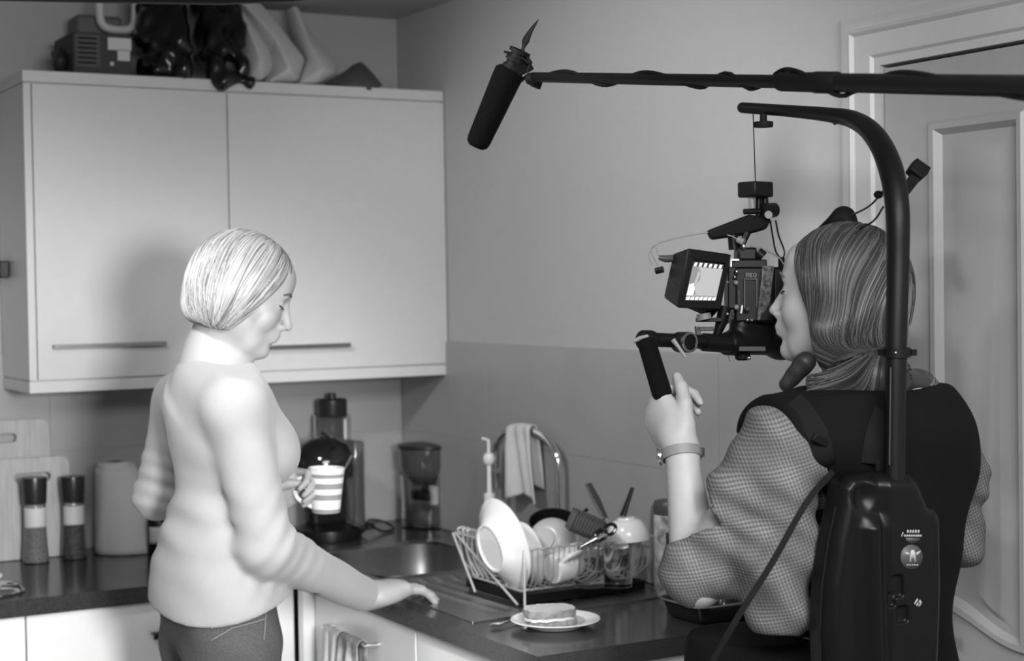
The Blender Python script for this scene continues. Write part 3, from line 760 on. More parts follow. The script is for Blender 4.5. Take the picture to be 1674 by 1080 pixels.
# black roasting tin under the elbow
t = thing('roasting_tin', 'black roasting tin at the right end of the worktop under the elbow', 'roasting tin', (-.16, -1.56, WZ))
def tin(u, v):
    a = 2*math.pi*u; k = 6; ca, sa = math.cos(a), math.sin(a); r = (abs(ca)**k+abs(sa)**k)**(-1/k)
    prof = [(0, 0), (.80, 0), (.86, .004), (.97, .034), (1.03, .036), (1.03, .034)]
    f = v*(len(prof)-1); i = min(int(f), len(prof)-2); f -= i
    rr = prof[i][0]*(1-f)+prof[i+1][0]*f; zz = prof[i][1]*(1-f)+prof[i+1][1]*f
    return (-.115+.085*r*ca*rr, -1.625+.075*r*sa*rr, WZ+.002+zz)
MB().grid(tin, 64, 25).build('tin', mat('black_enamel', .012, .25), t, solid=.0015)
MB().tube([(-.115+.085*1.035*c_, -1.625+.075*1.035*s_, WZ+.038) for c_, s_ in [((abs(math.cos(a))**6+abs(math.sin(a))**6)**(-1/6)*math.cos(a), (abs(math.cos(a))**6+abs(math.sin(a))**6)**(-1/6)*math.sin(a)) for a in np.linspace(0, 2*math.pi, 60, endpoint=False)]], .0022, 8, closed=True).build('rolled_rim', M_steel, t)

# sandwich plate and spoon
pc = onz(908, 1024, WZ)
sp_ = tag(MB().lathe(plate_prof(.088, .014), (pc.x, pc.y, WZ+.0005)).build('side_plate', M_cer), 'white plate holding a sandwich at the front of the worktop', 'plate')
sw = thing('sandwich', 'cut sandwich of white bread on the plate at the worktop edge', 'sandwich', (pc.x, pc.y, WZ+.005))
def slice_(zc, th, dx, dy, ang, sc=1.0):
    out = [(-.048, -.028), (-.052, .004), (-.040, .030), (-.014, .040), (.016, .038), (.040, .028), (.048, .002), (.044, -.024), (.020, -.034), (-.020, -.036)]
    P = bez([Vector((x, y, 0)) for x, y in out+[out[0]]], 4)[:-1]
    q = Matrix.Rotation(ang, 3, 'Z'); o = Vector((pc.x-.012+dx, pc.y+dy, zc)); n = len(P); vs = []; 
    for zz, k in ((0, .97), (th*.2, 1), (th*.8, 1), (th, .97)):
        for i, p_ in enumerate(P): vs.append(o+q @ (p_*k*sc)+Vector((0, 0, zz+.0012*math.sin(i*1.7))))
    fs = [(j*n+i, j*n+(i+1) % n, (j+1)*n+(i+1) % n, (j+1)*n+i) for j in range(3) for i in range(n)]
    b = MB(); b.cur = 1; b.add(vs, fs); b.cur = 0
    b.add(vs[:n], [tuple(range(n-1, -1, -1))]); b.add(vs[3*n:], [tuple(range(n))]); return b
zp = WZ+.006
slice_(zp, .012, .004, 0, -.35).build('bread_slice', [M_bread, M_crust], sw, recalc=False, angle=60)
slice_(zp+.0125, .005, -.004, -.005, -.2, .96).build('filling', M_fill, sw, recalc=False)
slice_(zp+.018, .015, .0, 0, -.3, 1.02).build('bread_slice', [M_bread, M_crust], sw, recalc=False, angle=60)
p = onz(812, 1023, WZ+.003)
t = thing('teaspoon', 'teaspoon lying beside the sandwich plate, its bowl shining', 'spoon', p)
MB().ball(p+Vector((0, 0, .004)), (.016, .010, .003), 10, Matrix.Rotation(.2, 3, 'Z')).build('bowl', M_chrome, t)
MB().tube([p+Vector((.014, .002, .004)), p+Vector((.04, .012, .004)), p+Vector((.075, .03, .005))], [.002, .0018, .003], 8).build('handle', M_chrome, t)

# tea towels over the sink door handle
def towel(y0, y1, zb_, label, m, fold):
    hx = fx-.030
    def f(u, v):
        y = y0+(y1-y0)*u; r = .0075; L = .16
        s_ = v
        wv = .006*math.sin(u*11+fold)*min(1, abs(s_-.5)*6)+.004*math.sin(u*23+2)*min(1, abs(s_-.5)*6)
        if s_ < .46: return (hx-r-.004-wv-.012*math.sin(u*4)*(.46-s_), y+.012*math.sin(s_*5)*(u-.5), hz-(.46-s_)/.46*(hz-zb_))
        if s_ > .54: return (hx+r+.002+wv*.3, y, hz-(s_-.54)/.46*(hz-zb_)*.8)
        a = math.pi*(s_-.46)/.08; return (hx-(r+.001)*math.cos(a)-.002*(1-(s_-.46)/.08), y, hz+(r+.001)*math.sin(a))
    return tag(MB().grid(f, 40, 60).build('tea_towel', m, None, solid=.0022), label, 'towel')
M_tt1 = mat('white_tea_towel', .72, .95, bump=.6, bscale=180)
M_tt2 = mat('checked_tea_towel', .42, .95, noise=.75, nscale=26, bump=.6, bscale=180)
ya1, yb1 = on(528, 1060, 0, fx-.03).y, on(578, 1060, 0, fx-.03).y; yc1 = on(640, 1060, 0, fx-.03).y
print('towel', ya1, yb1, yc1)
towel(-.80, -.885, .52, 'plain white tea towel hanging from the sink cabinet door handle', M_tt1, 0)
towel(-.89, -.995, .56, 'patterned grey and white tea towel hanging beside the plain one', M_tt2, 2)

# ---------------------------------------------------------------- on top of the wall cabinet
t = thing('cardboard_box', 'dark printed box with pale stickers lying on top of the wall cabinet', 'box', (on(165, 112, 1, -.2).x, -.2, CT))
bxa, bxb = on(120, 90, 1, -.24).x, on(215, 90, 1, -.24).x; bz = on(170, 54, 1, -.24).z
MB().bb(bxa, bxb, -.24, -.06, CT+.001, bz).build('box', mat('dark_print_card', .035, .6), t, smooth=False, bevel=.002)
st = MB()
def pxrect(b, a, c, e, g, y, d=.0012): b.bb(on(a, e, 1, y).x, on(c, e, 1, y).x, y-d, y-.0002, on(a, g, 1, y).z, on(a, e, 1, y).z)
for r_ in ((176, 61, 214, 81), (192, 81, 212, 99), (180, 101, 186, 107)): pxrect(st, r_[0], r_[2], r_[1], r_[3], -.24)
st.build('sticker', M_label, t, smooth=False)
st = MB(); pxrect(st, 123, 163, 55, 108, -.24); st.build('side_label', mat('dim_label', .075, .6), t, smooth=False)
ln = MB()
for k in range(6): pxrect(ln, 127, 158, 60+k*8, 63+k*8, -.2412)
ln.build('printed_lines', M_blkm, t, smooth=False)
# white moulded handle of a storage crate standing behind
t = thing('storage_crate', 'grey storage crate with a thick white U-shaped handle above the printed box', 'crate', (on(190, 60, 1, -.15).x, -.13, CT))
zc0, zc1 = on(190, 52, 1, -.13).z, 2.30
MB().bb(on(128, 60, 1, -.13).x, on(204, 60, 1, -.13).x, -.115, -.03, bz+.002, zc1).build('crate_body', mat('grey_tub', .12, .5), t, bevel=.01)
hp = [on(162, -8, 1, -.13), on(163, 20, 1, -.13), on(166, 38, 1, -.13), on(178, 47, 1, -.13), on(206, 49, 1, -.13), on(218, 42, 1, -.13), on(221, 25, 1, -.13), on(221, -6, 1, -.13)]
MB().tube(bez(hp, 6), .0125, 10, flat=.9).build('handle', mat('cream_plastic', .62, .45), t)
def facets(name, label, m, pieces, cat):
    # crumpled stiff cloth: each piece is an outline with nearer ridge points, given real depth behind
    b = MB()
    for outline, ridge, dep in pieces:
        O = [on(px, py, 1, y) for px, py, y in outline]; R2 = [on(px, py, 1, y) for px, py, y in ridge]; n = len(O); vs = O+[o+Vector((0, dep, 0)) for o in O]+R2; fs = []
        if len(R2) == 1: fs += [(i, (i+1) % n, 2*n) for i in range(n)]
        else:
            near = [min(range(len(R2)), key=lambda k: (R2[k]-(O[i]+O[(i+1) % n])/2).length) for i in range(n)]
            for i in range(n):
                fs.append((i, (i+1) % n, 2*n+near[i]))
                if near[i] != near[(i+1) % n]: fs.append(((i+1) % n, 2*n+near[(i+1) % n], 2*n+near[i]))
        fs += [(i, i+n, (i+1) % n+n, (i+1) % n) for i in range(n)]+[tuple(range(2*n-1, n-1, -1))]
        vs = [Vector((v.x, min(v.y, -.004), min(max(v.z, CT+.0015) if v.y > CY-.003 else v.z, ZC-.003))) for v in vs]
        b.add(vs, fs)
    o = b.build(name, m, None, bevel=.008, seg=3, angle=80); return tag(o, label, cat)
def blob_bag(name, label, m, pts, k, waves, cat='bag', h=.004, ybase=CY):
    # a slumped bag: smooth union of capsules (pixel a, pixel b, depth y, radii)
    A = [(on(a[0], a[1], 1, ya_), on(c[0], c[1], 1, yb_), ra, rb) for a, ya_, c, yb_, ra, rb in pts]
    lo = np.min([np.minimum(a, c)-max(ra, rb)-.02 for a, c, ra, rb in A], 0); hi = np.max([np.maximum(a, c)+max(ra, rb)+.02 for a, c, ra, rb in A], 0)
    s_ = SDF(lo, hi, h)
    for a, c, ra, rb in A: s_.cap(a, c, ra, rb, k=k)
    s_.wave(waves); s_.cut(lambda X, Y, Z: np.maximum(Y+.004, np.minimum(CT+.0015-Z, Y-(CY-.003))) + 0*X)
    s_.cut(lambda X, Y, Z: Z-(ZC-.004)+0*X+0*Y)
    return tag(s_.build(name, m), label, cat)
wv = lambda X, Y, Z: .006*np.sin(X*70+Z*35+np.sin(Z*40)*1.5)+.004*np.sin(Z*60-X*90+Y*50)
blob_bag('dark_pouch', 'dark crumpled pouch at the left end of the cabinet top', mat('dark_pouch', .03, .5), [((95, 104), -.17, (101, 84), -.13, .017, .020)], .03, wv, 'pouch')
blob_bag('bin_bag', 'black shiny plastic bag slumped beside the printed box', M_bag, [((250, 112), -.20, (252, 10), -.12, .036, .048), ((268, 116), -.245, (258, 40), -.17, .032, .046), ((298, 118), -.275, (280, 20), -.15, .026, .046)], .03, wv)
blob_bag('bin_bag', 'black shiny plastic bag nearest the pale canvas bag, overhanging the cabinet edge', M_bag, [((352, 118), -.27, (348, 20), -.14, .030, .048), ((395, 115), -.265, (368, 10), -.14, .020, .040), ((330, 90), -.18, (345, -2), -.12, .022, .042), ((352, 133), -.292, (400, 132), -.292, .016, .018)], .03, wv)
facets('canvas_bag', 'pale canvas bag folded in a long diagonal band beside the black bags', M_canvas, [
    ([(392, -6, -.13), (425, -6, -.13), (452, 35, -.17), (500, 96, -.20), (488, 134, -.24), (440, 134, -.25), (452, 105, -.22), (448, 78, -.20), (425, 48, -.17)], [(450, 60, -.215), (475, 112, -.275)], .05),
    ([(388, -6, -.10), (425, 48, -.13), (448, 78, -.15), (452, 108, -.18), (430, 132, -.22), (408, 130, -.20), (398, 60, -.13)], [(425, 95, -.215)], .05)], 'bag')
facets('canvas_bag', 'pale canvas bag leaning to the right, its long neck rising out of the photo', mat('canvas_light', .58, .85, bump=.3, bscale=60), [
    ([(478, -6, -.12), (488, -6, -.12), (500, 40, -.13), (530, 78, -.16), (553, 105, -.18), (550, 122, -.21), (520, 136, -.25), (492, 136, -.25), (505, 96, -.20), (488, 60, -.15)], [(506, 70, -.19), (528, 112, -.255)], .06)], 'bag')
facets('grey_cloth', 'dark grey peaked cloth lying at the right of the canvas bags', M_gbag, [
    ([(536, 135, -.24), (570, 116, -.22), (592, 99, -.20), (612, 120, -.22), (628, 140, -.26), (605, 149, -.297), (575, 140, -.275)], [(585, 122, -.255), (602, 130, -.28)], .05)], 'cloth')

# small black fitting on the near side of the wall cabinet
sx_ = x0; 
q0 = on(8, 440, 0, x0-.012)
t = thing('black_socket', 'small black fitting with a painted highlight at the left edge of the photo', 'fitting', q0)
MB().box((x0-.0135, q0.y+.035, q0.z), (.024, .07, .042)).build('housing', M_blk, t, bevel=.003)
MB().ball((x0-.027, q0.y+.006, q0.z-.004), .004, 8).build('highlight_dot', M_label, t)  # pale dot standing in for the highlight on the black housing
# ---------------------------------------------------------------- people
M_skin = mat('skin', .385, .5, noise=.03, nscale=30)
M_skin.node_tree.nodes['Principled BSDF'].inputs['Subsurface Weight'].default_value = .12
M_skin.node_tree.nodes['Principled BSDF'].inputs['Subsurface Radius'].default_value = (.01, .01, .01)
M_hairb = [mat('blond_hair', .24, .42), mat('blond_hair_light', .42, .38), mat('blond_hair_dark', .08, .45)]  # hair's own mid, light and dark tones, mixed by strand
M_haird = [mat('brown_hair', .042, .40), mat('brown_hair_light', .13, .38), mat('brown_hair_dark', .02, .5)]
M_knit = mat('fine_knit', .36, .85, sheen=.2, bump=.25, bscale=500)
M_jean = mat('denim', .075, .85, noise=.25, nscale=300, bump=.3, bscale=400)
M_vest = mat('black_vest', .005, .85, spec=.15, bump=.2, bscale=150)
M_eye = mat('eye', .02, .2)
M_brow = mat('brow', .12, .7)
M_lip = mat('lips', .28, .45)

def frame(f, up=(0, 0, 1)):               # columns: forward, left, up
    f = Vector(f).normalized(); l = Vector(up).cross(f).normalized(); u = f.cross(l)
    return np.array([[f[i], l[i], u[i]] for i in range(3)])
class Loc:
    def __init__(s, o, M, k=1): s.o = np.array(o, float); s.M = np.array(M); s.k = k
    def __call__(s, x, y, z): return s.o+s.M@np.array([x, y, z])*s.k
def head(S, L, jaw=1.0):
    k = L.k; M = L.M
    S.ell(L(-.016, 0, .034), np.array([.096, .074, .086])*k, M, .01)
    S.ell(L(.040, 0, -.020), np.array([.048, .056, .078])*k, M, .03)
    for sg in (1, -1):
        S.cap(L(-.022, sg*.050, -.048), L(.045, sg*.026, -.092), .020*k, .016*k, .03)
        S.ell(L(.058, sg*.036, -.030), np.array([.018, .018, .020])*k, M, .025)
    S.cap(L(.02, 0, -.06), L(.066, 0, -.096), .036*k, .019*k, .025)
    S.ell(L(.076, 0, -.099), np.array([.014, .017, .014])*k, M, .014)
    S.cap(L(.076, -.030, .024), L(.076, .030, .024), .013*k, .013*k, .014)
    S.ell(L(.060, 0, .055), np.array([.032, .052, .034])*k, M, .02)
    for sg in (1, -1): S.ell(L(.096, sg*.032, .006), np.array([.014, .018, .011])*k, M, .012, sub=True)
    for sg in (1, -1): S.ell(L(.074, sg*.031, .004), np.array([.0125, .0135, .0115])*k, M, .004)
    S.cap(L(.085, 0, .014), L(.107, 0, -.030), .0075*k, .0095*k, .010)
    S.ell(L(.109, 0, -.034), np.array([.0095, .0105, .0085])*k, M, .005)
    for sg in (1, -1): S.ell(L(.098, sg*.0125, -.038), np.array([.010, .0065, .0065])*k, M, .005)
    S.ell(L(.084, 0, -.058), np.array([.014, .026, .020])*k, M, .014)
    S.cap(L(.0955, -.015, -.0595), L(.0955, .015, -.0595), .0052*k, k=.007)
    S.cap(L(.092, -.013, -.0715), L(.092, .013, -.0715), .0062*k, k=.007)
    S.cap(L(.106, -.020, -.0655), L(.106, .020, -.0655), .0045*k, k=.004, sub=True)
    S.cap(L(.099, -.012, -.083), L(.099, .012, -.083), .006*k, k=.010, sub=True)
    for sg in (1, -1):
        S.ell(L(-.012, sg*.074, -.006), np.array([.017, .007, .030])*k, M@np.array([[1, 0, 0], [0, .95, .31*sg], [0, -.31*sg, .95]]), .006)
        S.ell(L(-.008, sg*.083, -.002), np.array([.009, .004, .018])*k, M, .004, sub=True)
def head_bits(L, parent, far=True):
    for sg in (1, -1):
        b = MB(); b.tube([L(.078, sg*.0455, .0035), L(.0855, sg*.038, .000), L(.0885, sg*.030, -.002), L(.0855, sg*.020, -.001)], .0014, 6)
        b.build('eyelashes', M_eye, parent)
        b = MB(); b.tube([L(.079, sg*.050, .027), L(.090, sg*.036, .033), L(.094, sg*.018, .028)], [.0015, .0026, .002], 6)
        b.build('eyebrow', M_brow, parent)
    MB().tube([L(.0925, -.018, -.0655), L(.0975, -.008, -.0655), L(.0975, .008, -.0655), L(.0925, .018, -.0655)], .0016, 6).build('mouth_line', M_lip, parent)
def hand(S, L, side, curls, spread=(.10, .03, -.04, -.12), thumb=None, rk=1.0):
    # local axes: x to the fingers, y to the thumb, z out of the back of the hand
    k = L.k; r = .0085*k*rk
    S.rbox(L(.046, 0, 0), np.array([.043, .037, .0125])*k, .011*k, L.M, .014)
    S.ell(L(.030, .022, -.006), np.array([.030, .018, .016])*k, L.M, .012)
    S.ell(L(.035, -.026, -.004), np.array([.034, .014, .014])*k, L.M, .012)
    S.cap(L(-.01, 0, 0), L(.02, 0, 0), .0225*k, .026*k, .02)
    S.ell(L(.050, -.002, .003), np.array([.050, .036, .019])*k, L.M, .012)
    base = [(.088, .029), (.092, .010), (.088, -.010), (.080, -.028)]; lens = [(.042, .026, .020), (.046, .030, .021), (.043, .028, .020), (.034, .021, .018)]
    for i in range(4):
        bx, by = base[i]; a = 0; p = np.array([bx, by, .001]); sp = spread[i]
        S.ell(L(bx-.004, by, .004), np.array([.012, .010, .010])*k, L.M, .008)
        prev = p
        for j in range(3):
            a += curls[i][j]; d = np.array([math.cos(a)*math.cos(sp), math.cos(a)*math.sin(sp)+0*sp, -math.sin(a)])
            q = prev+d*lens[i][j]; r0 = r*(1.05-.07*j); r1 = r*(.98-.10*j)
            S.cap(L(*prev), L(*q), r0, r1, .0035); prev = q
    tb = thumb or [(.012, .026, -.008), (.040, .050, -.014), (.066, .058, -.018), (.088, .060, -.020)]
    rr = [.0145, .0115, .0105, .0085]
    for j in range(3): S.cap(L(*tb[j]), L(*tb[j+1]), rr[j]*k, rr[j+1]*k, .008 if j == 0 else .004)
def hand_frame(wrist, tip, back):         # from wrist to knuckles, back = normal out of the back of the hand
    x = (Vector(tip)-Vector(wrist)).normalized(); z = Vector(back); z = (z-x*z.dot(x)).normalized(); y = z.cross(x)
    return np.array([[x[i], y[i], z[i]] for i in range(3)])
def limb(S, pts, rs, k=.02):
    for i in range(len(pts)-1): S.cap(pts[i], pts[i+1], rs[i], rs[i+1], k)
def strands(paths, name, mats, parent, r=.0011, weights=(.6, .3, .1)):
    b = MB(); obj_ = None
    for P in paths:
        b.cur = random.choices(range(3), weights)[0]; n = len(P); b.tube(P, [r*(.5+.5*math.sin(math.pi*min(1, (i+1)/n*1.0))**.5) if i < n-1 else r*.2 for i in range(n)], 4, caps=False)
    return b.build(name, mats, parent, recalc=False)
def trace(S, seeds, fdir, stop, n=26, step=.007, lift=.0012):
    # strands flowing over the surface of field S along fdir(points, k)
    P = np.array(seeds, float); A = [P.copy()]; alive = np.ones(len(P), bool); jit = np.random.uniform(-.0005, .0022, len(P))
    def samp(Q):
        f = np.clip((Q-S.lo)/S.h, 0, np.array(S.n)-1.001); i = f.astype(int); t = f-i; v = 0
        for a in (0, 1):
            for b in (0, 1):
                for c in (0, 1):
                    w = (t[:, 0] if a else 1-t[:, 0])*(t[:, 1] if b else 1-t[:, 1])*(t[:, 2] if c else 1-t[:, 2]); v = v+w*S.D[i[:, 0]+a, i[:, 1]+b, i[:, 2]+c]
        return v
    def grad(Q):
        e = S.h*1.5; g = np.stack([samp(Q+np.eye(3)[a]*e)-samp(Q-np.eye(3)[a]*e) for a in range(3)], 1); return g/np.maximum(np.linalg.norm(g, axis=1), 1e-6)[:, None]
    def snap(Q, k=4):
        for _ in range(k): Q = Q-grad(Q)*np.clip(samp(Q)-lift-jit, -.02, .02)[:, None]
        return Q
    P = snap(P, 8); A = [P.copy()]; L = np.ones(len(P), int)
    for k in range(n):
        g = grad(P); d = fdir(P, k); d = d-g*(d*g).sum(1)[:, None]; d /= np.maximum(np.linalg.norm(d, axis=1), 1e-6)[:, None]
        P = snap(P+d*step, 2); A.append(P.copy()); alive = alive & ~stop(P, k); L += alive
    A = np.stack(A, 1); return [[Vector(v) for v in A[i, :L[i]]] for i in range(len(A)) if L[i] > 4]
Rv, Fv, Uv = Vector(CR), Vector(CF), Vector(CU)
def mirror(L):                            # left hand from the right-hand builder
    M = L.M.copy(); M[:, 1] *= -1; return Loc(L.o, M, L.k)

# ======== blond woman leaning on the worktop, facing right
Z1 = 3.12
root = thing('person', 'person with short blond hair, pale knit top and jeans, hand leaning on the worktop', 'person', (at(370, 900, Z1).x, at(370, 900, Z1).y, 0))
hf = Rv*.95+Fv*.12-Vector((0, 0, .36)); Mh = frame(hf)
hc = at(399, 480, Z1-.0); L1 = Loc(hc, Mh, .91)
neckb = at(347, 590, Z1+.01); sh = at(348, 640, Z1+.02)
# shoulders: near = her right, far = her left
shR = at(384, 662, Z1-.12); shL = at(297, 655, Z1+.16)
elR = at(436, 893, Z1-.10); wrR = at(598, 974, 3.36)
elL = at(258, 808, Z1+.22); wrL = at(438, 822, Z1+.30)
chest = at(372, 745, Z1+.02); waist = at(362, 860, Z1+.02); hip = at(357, 985, Z1+.03)
tf = (Rv*.88+Fv*.45).normalized(); tl = Vector((0, 0, 1)).cross(tf)   # torso facing, her left
tf.z = 0; tf.normalize()
Mt = frame(tf)
hp_ = np.array(hip); 
ft = [np.array([hip.x, hip.y, 0]) for _ in range(2)]
def body1(S, g=0.0):
    S.ell(np.array(chest)+np.array(tf)*-.005+np.array([0, 0, .035]), (.090+g, .130+g, .150+g), Mt, .03)
    S.ell(at(362, 690, Z1+.02), (.075+g, .150+g, .070+g), Mt, .05)
    S.ell(np.array(waist), (.076+g, .108+g, .12), Mt, .05)
    S.ell(np.array(hip), (.100+g, .146+g, .13), Mt, .05)
    for sg in (1, -1):
        S.ell(np.array(chest)+Mt@np.array([.066, sg*.060, .012]), (.046+g, .056+g, .058+g), Mt, .03)
S = SDF(np.min([hc, hip, elL, wrL, wrR, elR], 0)-[.25, .25, .0], np.max([hc, hip, elL, wrL, wrR, elR], 0)+[.25, .25, .25], .0036)
S.lo[2] = 0  # extend to the floor
S = SDF((min(elL.x, elR.x, hip.x)-.24, min(elL.y, elR.y, hip.y, wrR.y)-.2, 0), (max(wrR.x, wrL.x, hc.x)+.20, max(wrL.y, elL.y)+.18, hc.z+.16), .0038)
head(S, L1)
nt = Vector(L1(-.030, 0, -.055)); S.cap(nt, neckb, .043, .047, .03); S.cap(neckb, sh, .050, .08, .05); S.cap(sh, shR, .06, .055, .04); S.cap(sh, shL, .06, .055, .04)
body1(S)
limb(S, [shR, elR], [.050, .040]); limb(S, [elR, wrR], [.039, .024])
limb(S, [shL, elL], [.048, .038]); limb(S, [elL, wrL], [.037, .024])
legs = []
for sg in (1, -1):
    h0 = np.array(hip)+Mt@np.array([0, sg*.085, -.02]); kn = np.array([h0[0]+tf.x*.03, h0[1]+tf.y*.03, .48]); an = np.array([h0[0]-tf.x*.02, h0[1]-tf.y*.02, .08])
    limb(S, [h0-np.array([0, 0, .09]), kn, an], [.078, .052, .036], .03); S.cap(an-[0, 0, .035], an+np.array([tf.x*.15, tf.y*.15, -.045]), .038, .032, .02); legs.append((h0, kn, an))
# right hand on the worktop edge
kn = at(672, 957, 3.45); Lr = Loc(wrR, hand_frame(wrR, kn, (0, 0, 1)), 1.10)
hand(S, Lr, -1, [(.26, .20, .12), (.22, .30, .18), (.22, .36, .22), (.20, .42, .28)], spread=(.13, .04, -.05, -.15), thumb=[(.012, .026, -.008), (.036, .046, -.020), (.060, .054, -.026), (.080, .052, -.034)])
# left hand round the mug handle
mugc = at(533, 838, 3.42)
kl = at(480, 792, 3.43); Ll = Loc(wrL, hand_frame(wrL, kl, tl*.9+Vector((0, 0, .45))), .94)
hand(S, Loc(Ll.o, Ll.M*np.array([1, -1, 1]), Ll.k), 1, [(1.0, 1.2, .7), (1.05, 1.25, .7), (1.1, 1.25, .7), (1.15, 1.2, .7)], spread=(.05, .02, -.02, -.06), thumb=[(.012, .026, -.008), (.036, .040, -.020), (.062, .034, -.030), (.082, .022, -.036)])
body = S.build('body', M_skin, root)
head_bits(L1, body); 
for o in list(body.children): pass
# knit top
T = SDF((min(elL.x, elR.x, hip.x)-.24, min(elL.y, elR.y, hip.y, wrR.y)-.2, hip.z-.10), (max(wrR.x, wrL.x, hc.x)+.20, max(wrL.y, elL.y)+.18, neckb.z+.04), .0045)
body1(T, .008)
T.cap(neckb+Vector((0, 0, -.045)), sh, .055, .082, .05); T.cap(sh, shR, .064, .052, .04); T.cap(sh, shL, .064, .056, .04); T.cap(neckb+Vector((0, 0, -.03)), shR, .042, .046, .05)
hem = at(357, 1003, Z1+.03)
T.ell(at(357, 985, Z1+.03), (.126, .168, .24), Mt, .04)
wd = (wrR-elR).normalized(); cuffR = wrR-wd*.012; wdl = (wrL-elL).normalized(); cuffL = wrL-wdl*.025
limb(T, [shR, elR], [.054, .050], .022); limb(T, [elR, cuffR], [.052, .036], .02)
limb(T, [shL, elL], [.054, .047], .022); limb(T, [elL, cuffL], [.049, .034], .02)
wr_ = lambda X, Y, Z: (-.0046*np.exp(-((Z-float(waist.z))/.075)**2)*np.exp(-((X-float(waist.x))**2+(Y-float(waist.y))**2)/.028)*np.sin((Z*1.0+X*.25+.015*np.sin(X*30+Y*20))*105)
    - .0030*np.exp(-((X-float(elR.x)-.02)**2+(Y-float(elR.y))**2+(Z-float(elR.z))**2)/.008)*np.sin((X*.8-Z*.6)*170)
    - .0030*np.exp(-((X-float(elL.x))**2+(Y-float(elL.y))**2+(Z-float(elL.z)-.03)**2)/.006)*np.sin((Z+X*.4)*190)
    - .0018*np.sin(X*38+Z*30)*np.sin(Z*26-Y*30))
T.wave(wr_)
hz0 = hem.z
# hem slightly dipped at the middle, cut flat; open neckline
T.cut(lambda X, Y, Z: np.minimum(.188-np.sqrt((X-hip.x)**2+(Y-hip.y)**2), hz0+.004+.024*np.minimum((((X-hem.x)*CR[0]+(Y-hem.y)*CR[1])/.12)**2, 1.3) - Z)+0*X+0*Y, .002)
nb = np.array(neckb)
def neckcut(X, Y, Z):
    nx, ny, nz = [float(v) for v in (nt-sh).normalized()]
    return ((X-sh.x)*nx+(Y-sh.y)*ny+(Z-sh.z)*nz)-.070
T.cut(neckcut, .004)
# cuffs
def after(P, d, lim, rad):
    P = [float(v) for v in P]; d = [float(v) for v in d]
    return lambda X, Y, Z: -np.maximum(lim-((X-P[0])*d[0]+(Y-P[1])*d[1]+(Z-P[2])*d[2]), np.sqrt((X-P[0])**2+(Y-P[1])**2+(Z-P[2])**2)-rad)
T.cut(after(cuffR, wd, 0, .10), .001); T.cut(after(cuffL, wdl, 0, .06), .001)
T.build('knit_top', M_knit, root, relax=2)
# jeans
J_ = SDF(np.array([hip.x-.26, hip.y-.26, .05]), np.array([hip.x+.26, hip.y+.26, hip.z+.05]), .006)
J_.ell(np.array(hip), (.106, .152, .13), Mt, .05)
for h0, kn_, an in legs: limb(J_, [h0-np.array([0, 0, .05]), kn_, an], [.092, .068, .058], .03)
J_.wave(lambda X, Y, Z: .0025*np.sin(Z*60+X*50+np.sin(Y*40)))
J_.cut(lambda X, Y, Z: Z-(hip.z+.02)+0*X+0*Y, .003)
jn = J_.build('jeans', M_jean, root)
M_stitch = mat('denim_stitching', .20, .8)
def onsurf(S, p, d):                      # march from p along d to the surface of a field
    p = np.array(p, float); d = np.array(d, float)
    for _ in range(400):
        i = np.round((p-S.lo)/S.h).astype(int)
        if np.any(i < 0) or np.any(i >= S.n): p = p+d*.003; continue
        v = S.D[tuple(i)]
        if v < .002: return p
        p = p+d*max(.0015, v*.5)
    return None
sm = MB()
def seam_px(S, pts, Z0, b, r=.0012):
    P = [onsurf(S, np.array(at(px, py, Z0)), CF) for px, py in pts]; P2 = []; P = [p for p in P if p is not None]
    if len(P) < 2: return
    for i in range(len(P)-1):
        for t_ in np.linspace(0, 1, 6)[:-1]:
            q = P[i]*(1-t_)+P[i+1]*t_; q2 = onsurf(S, q-CF*.02, CF); q = q if q2 is None else q2; P2.append(q-CF*.003)
    P2.append(P[-1]-CF*.003); b.tube(P2, r, 5) if len(P2) > 2 else None
seam_px(J_, [(284, 1032), (312, 1060), (356, 1042)], 2.8, sm); seam_px(J_, [(312, 1080), (348, 1060), (400, 1050)], 2.8, sm); seam_px(J_, [(401, 1034), (401, 1058), (400, 1084)], 2.8, sm)
sm.build('stitching', M_stitch, jn)
# shoes
for (h0, kn_, an) in legs:
    q = SDF(an+np.array([-.22, -.22, -.08]), an+np.array([.22, .22, .05]), .005)
    q.cap(an-[0, 0, .036], an+np.array([tf.x*.15, tf.y*.15, -.040]), .042, .036, .02); q.cut(lambda X, Y, Z: .004-Z+0*X+0*Y); q.build('shoe', M_blk, root)
